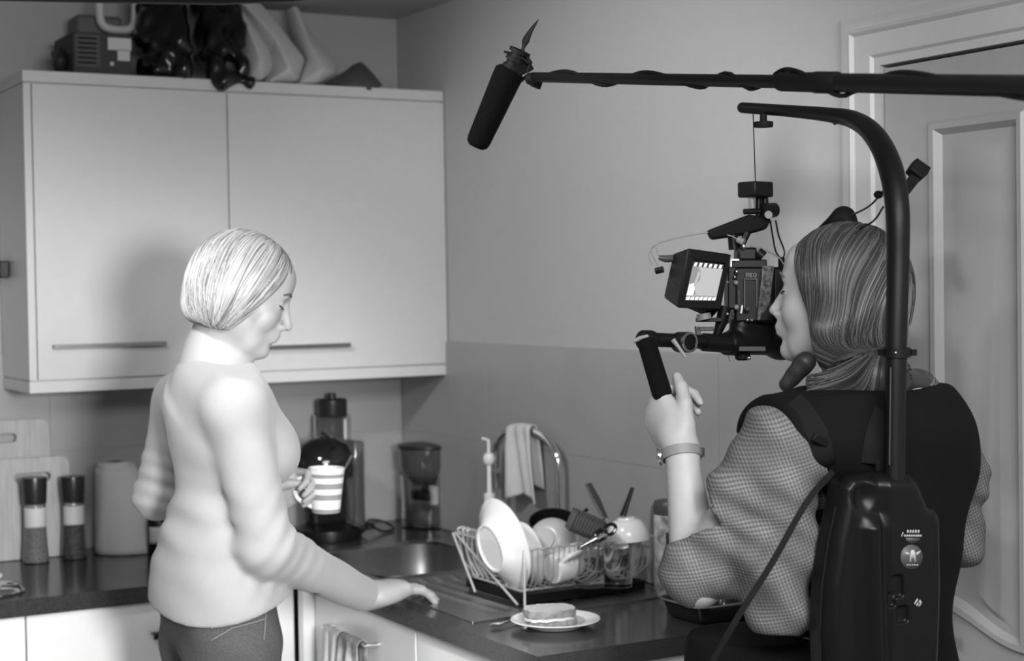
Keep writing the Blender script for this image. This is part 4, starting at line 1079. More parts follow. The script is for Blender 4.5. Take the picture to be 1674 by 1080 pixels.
# hair: bobbed, swept from the crown towards the nape
def loc(P, c, M): return (P-np.array(c))@M
Hs = SDF(hc-Vector((.17, .17, .17)), hc+Vector((.17, .17, .19)), .0030)
kk = .93
Hs.ell(L1(-.014, 0, .028), np.array((.106, .090, .097))*kk, Mh, .01)
Hs.ell(L1(-.042, 0, -.020), np.array((.074, .094, .066))*kk, Mh, .03)
for sg in (1, -1): Hs.ell(L1(-.036, sg*.055, -.050), np.array((.046, .032, .036))*kk, Mh, .02)
Hs.ell(L1(-.078, 0, -.058), np.array((.032, .055, .034))*kk, Mh, .02)
def edge1(x, y, z): return np.minimum((x-(.038+.50*z))*.88, -(z-.090+.4*np.abs(y)))
def faceclip(X, Y, Z):
    x = (X-hc.x)*Mh[0, 0]+(Y-hc.y)*Mh[1, 0]+(Z-hc.z)*Mh[2, 0]; z = (X-hc.x)*Mh[0, 2]+(Y-hc.y)*Mh[1, 2]+(Z-hc.z)*Mh[2, 2]
    y = (X-hc.x)*Mh[0, 1]+(Y-hc.y)*Mh[1, 1]+(Z-hc.z)*Mh[2, 1]
    return np.maximum((x-(.020+.50*z))*.88, -(z+.096+.18*(x+.01)))*1.0 if False else np.where(np.abs(y) < 9, np.maximum((x-(.038+.50*z))*.88, -(z+.094)), 0)
Hs.cut(faceclip, .008)
hair = Hs.build('hair', M_hairb, body)
seeds = []; us = []
for i in range(2600):
    side = -1 if random.random() < .6 else 1; u = random.random(); a_ = math.radians(38+150*u)
    x = -.012+.11*math.cos(a_); z = .028+.10*math.sin(a_); y = side*(.004+.07*random.random()**1.6)
    seeds.append(L1(x, y, z)); us.append(u)
us = np.array(us)
def fd1(P, k):
    q = loc(P, hc, Mh); ex = .014-.098*us; ez = -.092-.010*us
    d = np.stack([ex-q[:, 0]-.25*np.clip(q[:, 2]+.02, 0, 1), np.sign(q[:, 1])*(.020+.5*np.clip(.06-np.abs(q[:, 1]), 0, 1)*(q[:, 2] > 0)), ez-q[:, 2]-.01], 1)
    d[:, 0] += .010*np.sin(us*60+k*.25)
    return d@Mh.T
def st1(P, k): q = loc(P, hc, Mh); return (q[:, 2] < -.088) | (edge1(q[:, 0], q[:, 1], q[:, 2]) > .006)
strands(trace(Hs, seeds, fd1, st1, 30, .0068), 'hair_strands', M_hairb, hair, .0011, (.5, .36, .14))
# striped mug in her left hand
mt_ = thing('striped_mug', 'white mug with soft grey horizontal bands held by the blond woman', 'mug', mugc, None)
mR = .0375; mH = .092; md = Vector((.03, 0, 1)).normalized()
mb_ = MB(); prof_m = [(0, 0), (mR*.72, 0), (mR*.76, .004)]; bands = [(.0, .08), (.30, .40), (.56, .66), (.80, .88)]
M_band = mat('mug_band', .30, .3)
mc = mugc-Vector((0, 0, 0))
def rad(h): return mR*(.78+.24*h)
for i in range(24):
    h0_, h1_ = i/24, (i+1)/24; hm = (h0_+h1_)/2
    mb_.cur = 1 if any(a <= hm <= b2 for a, b2 in bands) else 0
    mb_.lathe([(rad(h0_), .002+h0_*mH), (rad(h1_), .002+h1_*mH)], mc, md, n=48)
mb_.cur = 0; mb_.lathe([(0, 0), (rad(0)-.004, 0), (rad(0), .002)], mc, md, n=48); mb_.lathe([(rad(1), .002+mH), (rad(1)-.0015, mH+.0035), (rad(1)-.0035, mH+.002), (rad(0)-.003, .008), (0, .008)], mc, md, n=48)
mb_.build('cup', [M_cer, M_band], mt_)
hd = (-Rv*.92-Fv*.1); hd.z = 0; hd.normalize()
MB().tube(bez([mc+hd*(rad(.85)-.003)+md*mH*.84, mc+hd*(mR+.016)+md*mH*.80, mc+hd*(mR+.027)+md*mH*.58, mc+hd*(mR+.020)+md*mH*.34, mc+hd*(rad(.12)-.003)+md*mH*.14], 6), .0052, 10).build('handle', M_cer, mt_)

# ======== camera operator, back to us, in a black vest over a checked shirt
M_shirt = mat('checked_shirt', .20, .85, bump=.15, bscale=300)
nt_ = M_shirt.node_tree; bs = nt_.nodes['Principled BSDF']
tc = nt_.nodes.new('ShaderNodeTexCoord'); sep = nt_.nodes.new('ShaderNodeSeparateXYZ'); nt_.links.new(tc.outputs['Object'], sep.inputs[0])
def math_(op, a, b=None, c=None):
    n = nt_.nodes.new('ShaderNodeMath'); n.operation = op
    for i, v in enumerate((a, b, c)):
        if v is None: continue
        if isinstance(v, (int, float)): n.inputs[i].default_value = v
        else: nt_.links.new(v, n.inputs[i])
    return n.outputs[0]
hx_ = math_('ADD', math_('MULTIPLY', sep.outputs[0], .82), math_('MULTIPLY', sep.outputs[1], -.57))
hx_ = math_('ADD', hx_, math_('MULTIPLY', sep.outputs[2], .35))
vx_ = math_('ADD', math_('MULTIPLY', sep.outputs[2], .93), math_('MULTIPLY', sep.outputs[0], -.25))
def stripes(v, period, duty): return math_('LESS_THAN', math_('FRACT', math_('MULTIPLY', v, 1/period)), duty)
s1 = stripes(hx_, .0052, .5); s2 = stripes(vx_, .0052, .5); s3 = stripes(hx_, .062, .35); s4 = stripes(vx_, .062, .35)
chk = math_('ADD', s1, s2); wide = math_('ADD', math_('MULTIPLY', s1, s3), math_('MULTIPLY', s2, s4))
val = math_('SUBTRACT', math_('ADD', .075, math_('MULTIPLY', chk, .042)), math_('MULTIPLY', wide, -.03))
cmb = nt_.nodes.new('ShaderNodeCombineXYZ')
for i in range(3): nt_.links.new(val, cmb.inputs[i])
nt_.links.new(cmb.outputs[0], bs.inputs['Base Color'])

Z2 = 2.50
r2 = thing('person', 'person seen from behind in a black vest over a checked shirt, working the camera', 'person', (at(1430, 900, Z2).x, at(1430, 900, Z2).y, 0))
hf2 = -Rv*.86+Fv*.50+Vector((0, 0, .10)); Mh2 = frame(hf2); hc2 = at(1368, 485, Z2+.12); L2 = Loc(hc2, Mh2, .94)
t2 = (-Rv*.55+Fv*.83); t2.z = 0; t2.normalize(); Mt2 = frame(t2); l2 = Vector(Mt2[:, 1])
nb2 = at(1412, 640, Z2); c2 = at(1436, 800, Z2+.03)
sL2 = at(1290, 728, Z2-.10); sR2 = at(1530, 742, Z2+.08)
eL2 = at(1140, 945, Z2-.05); wL2 = at(1112, 726, Z2+.03)
eR2 = at(1556, 875, Z2+.12); wR2 = at(1440, 775, Z2+.32)
w2 = at(1424, 960, Z2+.03); h2_ = at(1405, 1130, Z2+.03)
def body2(S, g=0):
    S.ell(np.array(c2)+np.array([0, 0, .02]), (.100+g, .128+g, .17+g), Mt2, .04)
    S.ell(at(1418, 712, Z2), (.078+g, .158+g, .060+g), Mt2, .05)
    S.ell(np.array(w2), (.088+g, .108+g, .15), Mt2, .05)
    S.ell(np.array(h2_), (.110+g, .145+g, .14), Mt2, .05)
lo = (min(eL2.x, wL2.x)-.15, min(eL2.y, h2_.y)-.25, 0); hi = (max(eR2.x, sR2.x)+.15, max(wR2.y, eR2.y, wL2.y)+.16, hc2.z+.16)
S = SDF(lo, hi, .0038)
head(S, L2); nt2 = Vector(L2(-.03, 0, -.055)); S.cap(nt2, nb2, .045, .048, .03)
S.cap(nb2, at(1418, 700, Z2), .048, .085, .04); body2(S)
limb(S, [sL2, eL2], [.050, .040]); limb(S, [eL2, wL2], [.040, .0235]); limb(S, [sR2, eR2], [.050, .040]); limb(S, [eR2, wR2], [.038, .025])
legs2 = []
for sg in (1, -1):
    h0 = np.array(h2_)+Mt2@np.array([0, sg*.09, -.02]); kn_ = np.array([h0[0], h0[1], .48]); an = np.array([h0[0], h0[1], .08])
    limb(S, [h0, kn_, an], [.09, .056, .038], .03); S.cap(an-[0, 0, .035], an+np.array([t2.x*.15, t2.y*.15, -.045]), .038, .032, .02); legs2.append((h0, kn_, an))
# left hand gripping the handle in front of her
gA, gB = at(1056, 556, 2.60), at(1085, 652, 2.565)   # the grip's axis
kL = at(1078, 655, 2.60)
Lh = Loc(wL2, hand_frame(wL2, at(1066, 650, 2.60), (Rv*-.80-Fv*.40)), .98)
Lm = Loc(Lh.o, Lh.M*np.array([1, -1, 1]), Lh.k)
gd = (gA-gB).normalized()
x_ = Vector(Lh.M[:, 0])
hand(S, Lm, 1, [(1.25, 1.15, .7), (1.3, 1.2, .7), (1.35, 1.2, .7), (1.4, 1.15, .7)], spread=(.02, 0, -.02, -.04), thumb=[(.012, .028, -.004), (.044, .046, -.012), (.076, .050, -.020), (.104, .048, -.026)])
# right hand up at the camera body
Lr2 = Loc(wR2, hand_frame(wR2, at(1380, 740, Z2+.38), Rv*.6-Fv*.5), .98)
hand(S, Lr2, -1, [(.7, .8, .5)]*4)
body_b = S.build('body', M_skin, r2)
head_bits(L2, body_b)
# shirt
Tb = SDF((lo[0], lo[1], .98), (hi[0], hi[1], nb2.z+.05), .005)
body2(Tb, .012)
Tb.cap(at(1418, 700, Z2), sL2, .070, .064, .05); Tb.cap(at(1418, 700, Z2), sR2, .070, .060, .05)
limb(Tb, [sL2, at(1232, 800, Z2-.09), at(1164, 900, Z2-.06)], [.062, .060, .057], .03)
cf2 = at(1113, 885, Z2-.035)
Tb.cap(at(1162, 905, Z2-.05), at(1136, 920, Z2-.05), .056, .046, .03)
Tb.cap(at(1172, 930, Z2-.06), at(1138, 938, Z2-.05), .044, .042, .03)
limb(Tb, [sR2, at(1560, 790, Z2+.10), eR2], [.056, .048, .044], .03); limb(Tb, [eR2, eR2.lerp(wR2, .35)], [.050, .046], .03)
# loose shirt side hanging out below the vest
limb(Tb, [at(1278, 800, Z2-.13), at(1272, 900, Z2-.12), at(1270, 1000, Z2-.11)], [.045, .052, .050], .03)
Tb.wave(lambda X, Y, Z: -.0052*np.sin((X*.75-Y*.2+Z*.65)*62+2.4*np.sin(Z*11+1)+1.2*np.sin(X*19))*.8-.0026*np.sin((X*.5+Z*.9-Y*.3)*125+np.sin(Z*30)*1.3))
ud = (wL2-eL2).normalized(); cp = at(1112, 893, Z2-.03)
Tb.cut(after(cp, ud, 0, .12), .001)
bz2 = at(1290, 1034, Z2-.1).z
Tb.cut(lambda X, Y, Z: np.minimum(Z-(nb2.z-.06), .15-np.abs((X-c2.x)*float(l2.x)+(Y-c2.y)*float(l2.y))), .003)
Tb.cut(lambda X, Y, Z: bz2+.006*np.sin(X*40)-Z+0*Y, .002)
Tb.build('checked_shirt', M_shirt, r2, relax=2)
# vest: torso only, outer shell
V = SDF((lo[0]+.05, lo[1], .98), (hi[0], hi[1]+.0, nb2.z+.06), .005)
body2(V, .028)
V.cap(at(1418, 698, Z2), at(1284, 722, Z2-.09), .082, .076, .05); V.cap(at(1418, 698, Z2), at(1522, 738, Z2+.08), .080, .064, .05)
V.cap(nt2.lerp(nb2, .95), nb2, .070, .085, .04)
P_ = [float(v) for v in at(1268, 700, Z2-.1)]
l2f = [float(v) for v in l2]
lsh = (sL2-c2).dot(l2); rsh = (c2-sR2).dot(l2)
def armhole(X, Y, Z):
    a = (X-c2.x)*l2f[0]+(Y-c2.y)*l2f[1]
    zz = np.clip((Z-(c2.z+.0))/.10, 0, 1); return np.maximum(a-(.140+.098*zz), -(a+.150+.07*zz))
V.cut(armhole, .006)
def necky(X, Y, Z): return Z-(nb2.z+.006)+0*X+0*Y
V.cut(necky, .003)
V.wave(lambda X, Y, Z: -.002*np.sin(Z*45+X*30))
V.build('vest', M_vest, r2, relax=2)
# black trousers
Q = SDF((h2_.x-.27, h2_.y-.27, .05), (h2_.x+.27, h2_.y+.27, 1.06), .007)
Q.ell(np.array(h2_), (.130, .162, .14), Mt2, .05); Q.ell(at(1225, 1075, Z2+.02), (.10, .10, .10), Mt2, .06)
for h0, kn_, an in legs2: limb(Q, [h0, kn_, an], [.105, .075, .062], .03)
Q.build('trousers', M_vest, r2)
for (h0, kn_, an) in legs2:
    q = SDF(an+np.array([-.22, -.22, -.08]), an+np.array([.22, .22, .05]), .005)
    q.cap(an-[0, 0, .036], an+np.array([t2.x*.15, t2.y*.15, -.040]), .042, .036, .02); q.cut(lambda X, Y, Z: .004-Z+0*X+0*Y); q.build('shoe', M_blk, r2)
# wristwatch
wc_ = wL2.lerp(eL2, .075); wdx = (eL2-wL2).normalized()
wt = thing('wristwatch', 'wristwatch with a pale strap on the raised wrist of the camera operator', 'watch', wc_)
MB().lathe([(.0300, -.008), (.0312, -.0075), (.0312, .0075), (.0300, .008), (.0290, .0075), (.0290, -.0075), (.0300, -.008)], wc_, wdx, n=40).build('strap', mat('watch_strap', .20, .5), wt)
fd = (-Rv*.96+Fv*.1); fd = (fd-wdx*fd.dot(wdx)).normalized()
MB().lathe([(0, 0), (.014, 0), (.015, .003), (.014, .007), (0, .008)], wc_+fd*.031, fd, n=30).build('watch_case', M_chrome, wt)
MB().box(wc_-fd*.030, (.006, .012, .014)).build('buckle', M_dark, wt, bevel=.001)
# hair: gathered low, long sides sweeping to the nape, small bun at the back
Hd = SDF(hc2-Vector((.22, .22, .24)), hc2+Vector((.24, .22, .17)), .0036)
Hd.ell(L2(-.018, 0, .030), (.099, .085, .090), Mh2, .01)
Hd.ell(L2(-.050, 0, -.03), (.062, .084, .074), Mh2, .04)
nape = at(1442, 618, Z2-.06); bun = at(1499, 638, Z2+.05)
Hd.cap(L2(-.02, .055, -.05), L2(-.055, .05, -.105), .030, .026, .03)
Hd.cap(L2(-.055, .02, -.06), nape, .052, .036, .04); Hd.cap(nape, bun, .030, .026, .02); Hd.ell(bun, (.033, .031, .034), None, .012)
Hd.cap(L2(.0, .055, -.080), nape, .028, .028, .03); Hd.cap(at(1322, 636, Z2-.02), nape, .022, .028, .03)
def faceclip2(X, Y, Z):
    x = (X-hc2.x)*Mh2[0, 0]+(Y-hc2.y)*Mh2[1, 0]+(Z-hc2.z)*Mh2[2, 0]; z = (X-hc2.x)*Mh2[0, 2]+(Y-hc2.y)*Mh2[1, 2]+(Z-hc2.z)*Mh2[2, 2]
    return np.minimum((x-.022-.42*(z+.02))*.9, -(z-.085))
Hd.cut(faceclip2, .006)
hair2 = Hd.build('hair', M_haird, body_b)
paths = []
seeds = []; us = []; sd = []
for i in range(3200):
    side = 1 if random.random() < .6 else -1; u = random.random(); a_ = math.radians(30+170*u)
    x = -.016+.105*math.cos(a_); z = .03+.095*math.sin(a_); y = side*(.002+.08*random.random()**1.3)
    seeds.append(L2(x, y, z)); us.append(u); sd.append(side)
for i in range(1100):                      # low sweep over the neck towards the nape
    t_ = random.random()**1.3; a_ = Vector(L2(.0, .055, -.080)) if random.random() < .4 else at(1322, 636, Z2-.02)
    p_ = a_.lerp(nape, t_*.8)-Fv*.03+Vector([random.uniform(-.012, .012) for _ in range(3)])+Uv*random.uniform(-.02, .03)
    seeds.append(np.array(p_)); us.append(random.random()); sd.append(1)
us = np.array(us); sd = np.array(sd); nl = loc(np.array([nape]), hc2, Mh2)[0]; bl_ = loc(np.array([bun]), hc2, Mh2)[0]
def fd2(P, k):
    q = loc(P, hc2, Mh2); lowx = .012-.080*us; ph = np.clip((q[:, 2]+.085-.02*us)/.05, 0, 1)[:, None]     # 1 high, 0 low
    d1 = np.stack([(lowx-q[:, 0])*.9, .25*np.sign(q[:, 1])*np.clip(.08-np.abs(q[:, 1]), 0, 1), -.10+0*us], 1)
    d2 = np.stack([nl[0]-q[:, 0], nl[1]-q[:, 1], nl[2]-q[:, 2]+.01], 1)
    d = d1/np.linalg.norm(d1, axis=1)[:, None]*ph+d2/np.maximum(np.linalg.norm(d2, axis=1), 1e-5)[:, None]*(1-ph)
    d[:, 0] += .16*np.sin(q[:, 2]*45+us*9)*ph[:, 0]
    return d@Mh2.T
def st2(P, k): q = loc(P, hc2, Mh2); return (np.linalg.norm(q-nl, axis=1) < .022) | (np.minimum((q[:, 0]-.022-.42*(q[:, 2]+.02))*.9, -(q[:, 2]-.085)) > .008)
paths = trace(Hd, seeds, fd2, st2, 44, .0068)
for i in range(160):                       # the twisted bun
    a0 = random.random()*6.28; tl_ = random.uniform(.6, 1.2); P = []
    for k in range(10):
        a = a0+k*.35; ph = tl_*(k/9*2-1)
        P.append(bun+Vector((math.cos(a)*math.cos(ph), math.sin(a)*math.cos(ph), math.sin(ph)))*.034)
    paths.append(P)
for i in range(0):                        # stray ends
    p0 = nape+Vector([random.uniform(-.02, .05), random.uniform(-.03, .01), random.uniform(-.02, .02)]); d = Rv*random.uniform(-.05, .06)-Uv*random.uniform(.02, .07)-Fv*.01
    paths.append([p0, p0+d*.5+Uv*.008, p0+d])
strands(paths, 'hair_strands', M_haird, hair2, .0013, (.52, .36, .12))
# dark hood/scarf end under the chin
q = SDF(np.array(at(1300, 630, Z2+.05))-.09, np.array(at(1300, 630, Z2+.05))+.09, .003)
q.cap(at(1286, 628, Z2+.06), at(1316, 592, Z2+.05), .012, .017, .02); q.wave(lambda X, Y, Z: .0005*np.sin(X*300+Z*200)); q.build('hair_end', M_haird[2], hair2)
# ---------------------------------------------------------------- film gear
M_foam = mat('black_foam', .003, .95, spec=.15, bump=.8, bscale=300)
M_gear = mat('black_anodised', .005, .42, spec=.3, noise=.2, nscale=80)
M_pole = mat('black_tube', .005, .45, spec=.3)
M_silver = mat('bare_metal', .5, .3, metal=1)
M_case = mat('satin_black_shell', .004, .36, spec=.28)
M_strap = mat('nylon_webbing', .008, .85, spec=.2, bump=.3, bscale=300)
M_mark = mat('white_print', .42, .6)
M_badge = mat('grey_badge', .075, .5)
# boom microphone --------------------------------------------------
bm_ = thing('boom_microphone', 'shotgun microphone in black foam on a long boom pole crossing the top right', 'microphone', at(815, 170, 2.92))
a, b = at(783, 229, 2.93), at(833, 117, 2.90); ax = (b-a).normalized(); Lm_ = (b-a).length
prof = [(0, -.014), (.014, -.013), (.0195, -.008), (.0215, 0), (.0265, Lm_*.9), (.0262, Lm_), (.020, Lm_+.006), (0, Lm_+.007)]
MB().lathe(prof, a, ax, n=40).build('windshield', M_foam, bm_)
sm_ = MB(); up_ = ax
c0 = at(838, 112, 2.90); c1 = at(850, 84, 2.89)
sm_.lathe([(0, 0), (.0165, 0), (.0150, (c1-c0).length), (0, (c1-c0).length)], c0, ax, n=20)
for t_ in (.05, .5, .98): sm_.lathe([(.0140, -.003), (.0195, -.003), (.0195, .003), (.0140, .003)], c0.lerp(c1, t_), ax, n=24)
sm_.box(at(853, 107, 2.89), (.030, .014, .030), Matrix.Rotation(math.radians(-26), 3, Fv))
sm_.tube([at(854, 82, 2.89), at(868, 102, 2.88), at(862, 118, 2.88)], .0028, 8)
sm_.tube([at(842, 86, 2.89), at(866, 104, 2.875)], .0022, 8)
sm_.tube([at(842, 140, 2.90), at(864, 122, 2.89), at(874, 127, 2.87)], .0032, 8)
sm_.tube([at(824, 84, 2.90), at(838, 88, 2.90)], .0022, 6)
sm_.tube([at(808, 118, 2.91), at(822, 122, 2.91)], .0022, 6)
sm_.lathe([(0, -.012), (.010, -.012), (.012, 0), (.010, .014), (0, .014)], at(873, 129, 2.87), at(890, 126, 2.85)-at(860, 126, 2.88), n=20)
sm_.box(at(877, 137, 2.87), (.016, .010, .014), Matrix.Rotation(math.radians(20), 3, Fv))
sm_.build('shock_mount', M_blkm, bm_)
tl2 = MB().tube(bez([at(852, 88, 2.89), at(857, 74, 2.89), at(861, 63, 2.89), at(868, 50, 2.885), at(876, 38, 2.88), at(881, 31, 2.88)], 5), [.0045]*5+[.0055, .007, .0085, .0092, .0092, .0088, .008, .0075, .007, .006, .0055, .005, .0045, .004, .0035, .003, .0024, .0018, .0013, .0010, .0006], 12, flat=.6)
tl2.build('cable_plug', M_blkm, bm_)
def bp(px, off=0): # centre of the pole at a pixel column
    t_ = (px-870)/(1720-870); Zp = 2.87/(1+t_*.52); py = 126+ (px-870)*(14/760); return at(px, py+off, Zp)
p0, p1, p2, p3 = bp(868), bp(1275), bp(1372), bp(1760)
MB().tube([p0, p0.lerp(p1, .03), p1], [.0075, .0088, .0096], 20).build('pole_section', M_pole, bm_)
MB().lathe([(0, 0), (.0125, 0), (.0135, .004), (.0138, (p2-p1).length*.6), (.0150, (p2-p1).length*.62), (.0150, (p2-p1).length*.96), (.0130, (p2-p1).length), (0, (p2-p1).length)], p1, p2-p1, n=28).build('locking_collar', M_blkm, bm_)
MB().tube([p2, p3], [.0128, .0135], 20).build('pole_section', M_pole, bm_)
wpts = []
key = [(880, 0), (920, .25), (985, .75), (1060, 1.3), (1145, 2.25-.5), (1225, 2.75), (1290, 3.3), (1372, 3.75+.0), (1480, 4.3), (1560, 4.5), (1690, 4.75), (1760, 4.95)]
for i in range(len(key)-1):
    for k in range(10):
        t_ = k/10; px = key[i][0]*(1-t_)+key[i+1][0]*t_; ph = (key[i][1]*(1-t_)+key[i+1][1]*t_)*2*math.pi
        rr = (.0108 if px < 1275 else .0150) if not 1270 < px < 1390 else .0172
        wpts.append(bp(px)+(Uv*math.sin(ph-math.pi*0)+Fv*math.cos(ph))*rr*1.0)
MB().tube(wpts, .0034, 8).build('cable', M_blkm, bm_)
# dark arm of a stand across the top edge
t = thing('lamp_stand_arm', 'black arm of a lamp stand just touching the top edge of the photo', 'stand', at(340, -4, 2.2))
MB().tube([at(-60, -14, 2.25), at(172, -9, 2.24), at(360, -6, 2.2), at(480, -7, 2.18), at(530, -10, 2.17)], [.012, .012, .0115, .008, .004], 16).build('arm', M_pole, t)
MB().tube([at(-60, -14, 2.25), at(-90, -14, 2.25)], .016, 16).build('knuckle', M_blkm, t)
MB().tube([at(-75, -14, 2.25), Vector((at(-75, -14, 2.25).x, at(-75, -14, 2.25).y, .02))], .012, 16).build('upright', M_pole, t)
ub = Vector((at(-75, -14, 2.25).x, at(-75, -14, 2.25).y, 0))
for k in range(3):
    a_ = 2*math.pi*k/3+.4; MB().tube([ub+Vector((0, 0, .5)), ub+Vector((math.cos(a_)*.30, math.sin(a_)*.30, .012))], .009, 12).build('leg', M_pole, t)

# support rig worn by the operator -----------------------------------
rg = thing('camera_support_rig', 'black backpack support rig with a tall curved arm rising over the operator', 'camera rig', at(1462, 900, 2.30))
BR = (Rv*.93+Fv*.36); BR.z = 0; BR.normalize(); BN = Vector((0, 0, 1)).cross(BR); BN.normalize()   # BN: into the back
if BN.dot(Fv) < 0: BN = -BN
Mb_ = np.array([[BR[i], BN[i], (0, 0, 1)[i]] for i in range(3)])
ZB = 2.315
def bk(px, py, d=0): # point on the shell's rear plane
    o = at(1462, 900, ZB); n = BN; cam_ = Vector(CAM_LOC); d_ = at(px, py, 1)-cam_; t_ = (o-cam_).dot(n)/d_.dot(n); return cam_+d_*t_+BN*d
def toL(v): q = np.linalg.inv(Mb_)@(np.array(v)-np.array(at(1462, 900, ZB))); return q
outline = [(1362, 1130), (1358, 1040), (1362, 960), (1372, 890), (1384, 832), (1390, 796), (1404, 780), (1430, 775), (1498, 774), (1512, 790), (1526, 826), (1546, 834), (1554, 850), (1556, 960), (1553, 1060), (1549, 1130)]
OL = [toL(bk(x, y)) for x, y in outline]; OLx = np.array([o[0] for o in OL]); OLz = np.array([o[2] for o in OL])
def poly_sd(X, Z):
    d = np.full(np.broadcast(X, Z).shape, 1e9); ins = np.zeros(d.shape, bool); n = len(OLx)
    for i in range(n):
        x1, z1, x2, z2 = OLx[i], OLz[i], OLx[(i+1) % n], OLz[(i+1) % n]
        ex, ez = x2-x1, z2-z1; wx, wz = X-x1, Z-z1; t_ = np.clip((wx*ex+wz*ez)/(ex*ex+ez*ez), 0, 1)
        d = np.minimum(d, (wx-ex*t_)**2+(wz-ez*t_)**2)
        c_ = ((z1 <= Z) & (z2 > Z)) | ((z2 <= Z) & (z1 > Z)); xs = x1+(Z-z1)/np.where(abs(ez) < 1e-9, 1e-9, ez)*ex
        ins ^= (c_ & (X < xs))
    d = np.sqrt(d); return np.where(ins, -d, d)
Bs = SDF((OLx.min()-.02, -.05, OLz.min()-.01), (OLx.max()+.02, .075, OLz.max()+.02), .0022)
X_, Y_, Z_ = Bs.ax[0][:, None, None], Bs.ax[1][None, :, None], Bs.ax[2][None, None, :]
pd = poly_sd(Bs.ax[0][:, None], Bs.ax[2][None, :])[:, None, :]
rim_ = .018; yb = .012+.0*X_      # rear surface depth, domed
ridx = toL(bk(1432, 900))[0]; 
dome = -.016*np.exp(-((X_-ridx-.0+.02*(Z_))/.016)**2)*np.clip((toL(bk(1432, 840))[2]-Z_)/.02, 0, 1)
plate_ = -.010*np.clip((X_-toL(bk(1445, 900))[0])/.012, 0, 1)*np.clip((toL(bk(1530, 900))[0]-X_)/.006, 0, 1)
depth = .010+dome+plate_+.020*np.clip(1+pd/.020, 0, 1)**2
dy = np.maximum(depth-Y_, Y_-.060)
q_ = np.maximum(pd+.004, 0); D_ = np.where(pd+.004 > 0, np.sqrt(q_**2+np.maximum(dy+.004, 0)**2)-.004, np.maximum(dy, pd))
Bs.D = np.broadcast_to(D_, Bs.D.shape).astype(np.float32).copy()
def bl(px, py, d=0): v = toL(bk(px, py)); return np.array([v[0], d, v[2]])
Bs.ell(bl(1418, 812, .0), (.021, .020, .024), None, .008, sub=True)
Bs.rbox(bl(1467, 958, -.004), (.010, .010, .016), .004, None, .003, sub=True)
Bs.rbox(bl(1458, 980, -.004), (.006, .010, .010), .003, None, .003, sub=True)
Bs.rbox(bl(1476, 1004, -.004), (.009, .010, .012), .004, None, .003, sub=True)
Bs.cap(bl(1541, 842, .006), bl(1534, 1045, .006), .0042, .0042, .003, sub=True); Bs.cap(bl(1534, 1045, .006), bl(1520, 1090, .006), .0042, .0042, .003, sub=True)
V_, F_ = Bs.verts_faces()
V_ = np.array(at(1462, 900, ZB))+V_@Mb_.T
me = bpy.data.meshes.new('backpack_shell'); me.from_pydata(V_.tolist(), [], F_.tolist()); me.polygons.foreach_set('use_smooth', [True]*len(me.polygons)); me.materials.append(M_case)
shell = bpy.data.objects.new('backpack_shell', me); COL.objects.link(shell); setp(shell, rg)
def dep_at(px, py):  # depth of the rear surface there
    v = toL(bk(px, py)); i = int(round((v[0]-Bs.lo[0])/Bs.h)); k = int(round((v[2]-Bs.lo[2])/Bs.h)); col = Bs.D[i, :, k]; j = int(np.argmax(col < 0)); return Bs.lo[1]+j*Bs.h
def onb(px, py, e=.0012): return Vector(np.array(at(1462, 900, ZB))+Mb_@(bl(px, py, dep_at(px, py)-e)))
# pale edge welt of the shell
MB().tube([onb(x, y, .0) if False else bk(x, y, .030) for x, y in [(1361, 1128), (1359, 1040), (1363, 960), (1373, 890), (1385, 834), (1390, 826)]], .0018, 8).build('welt', M_strap, shell)
# prints on the shell
d0 = onb(1490, 908).copy(); e_ = toL(bk(1490, 908)); yb_ = dep_at(1490, 908)-.0008
def pxm(px, py): return Vector(np.array(at(1462, 900, ZB))+Mb_@(bl(px, py, yb_)))
def flatpoly(b, pts, lift=0): b.add([pxm(x, y)-BN*lift for x, y in pts], [tuple(range(len(pts)))])
bd = MB(); flatpoly(bd, [(1490+18*math.cos(a_), 910+20*math.sin(a_)) for a_ in np.linspace(0, 2*math.pi, 40, endpoint=False)]); bd.build('badge', M_badge, shell, solid=.0006)
wm = MB()
flatpoly(wm, [(1486, 918), (1489, 899), (1492, 898), (1495, 899), (1498, 918), (1494.5, 918), (1493.5, 913), (1490.5, 913), (1489.5, 918)], .0006)
flatpoly(wm, [(1478, 902), (1487, 903), (1486, 908), (1483, 907)], .0006); flatpoly(wm, [(1505, 899), (1497, 903), (1498, 908), (1502, 905)], .0006)
for k in range(5): flatpoly(wm, [(1482+k*4, 922), (1484.5+k*4, 922), (1484.5+k*4, 924), (1482+k*4, 924)], .0006)
wm.build('winged_mark', M_mark, shell, solid=.0004)
wm = MB()
for k in range(5): x = 1482+k*4.4; flatpoly(wm, [(x+1, 866), (x+3.6, 866), (x+3, 871), (x+.2, 871)])
for k in range(8): x = 1478+k*3.7; flatpoly(wm, [(x, 874), (x+2.8, 873.6), (x+2.6, 877), (x-.2, 877)])
flatpoly(wm, [(1473, 876), (1476, 869), (1477, 870), (1474.5, 877)])
wm.build('wordmark', M_mark, shell, solid=.0004)
wm = MB(); flatpoly(wm, [(1480, 879), (1504, 879), (1501, 885), (1492, 888), (1483, 885)]); wm.build('wordmark_lower_mark', M_badge, shell, solid=.0004)  # grey printed shape below the wordmark
wm = MB()
flatpoly(wm, [(1494, 986), (1499, 978), (1501, 979), (1496, 988)]); flatpoly(wm, [(1499, 985), (1504, 980), (1507, 984), (1505, 989), (1502, 992), (1501, 990), (1504, 985), (1502, 983)]); flatpoly(wm, [(1497, 989), (1501, 984), (1502, 986), (1499, 991)])
wm.build('emblem', M_mark, shell, solid=.0004)
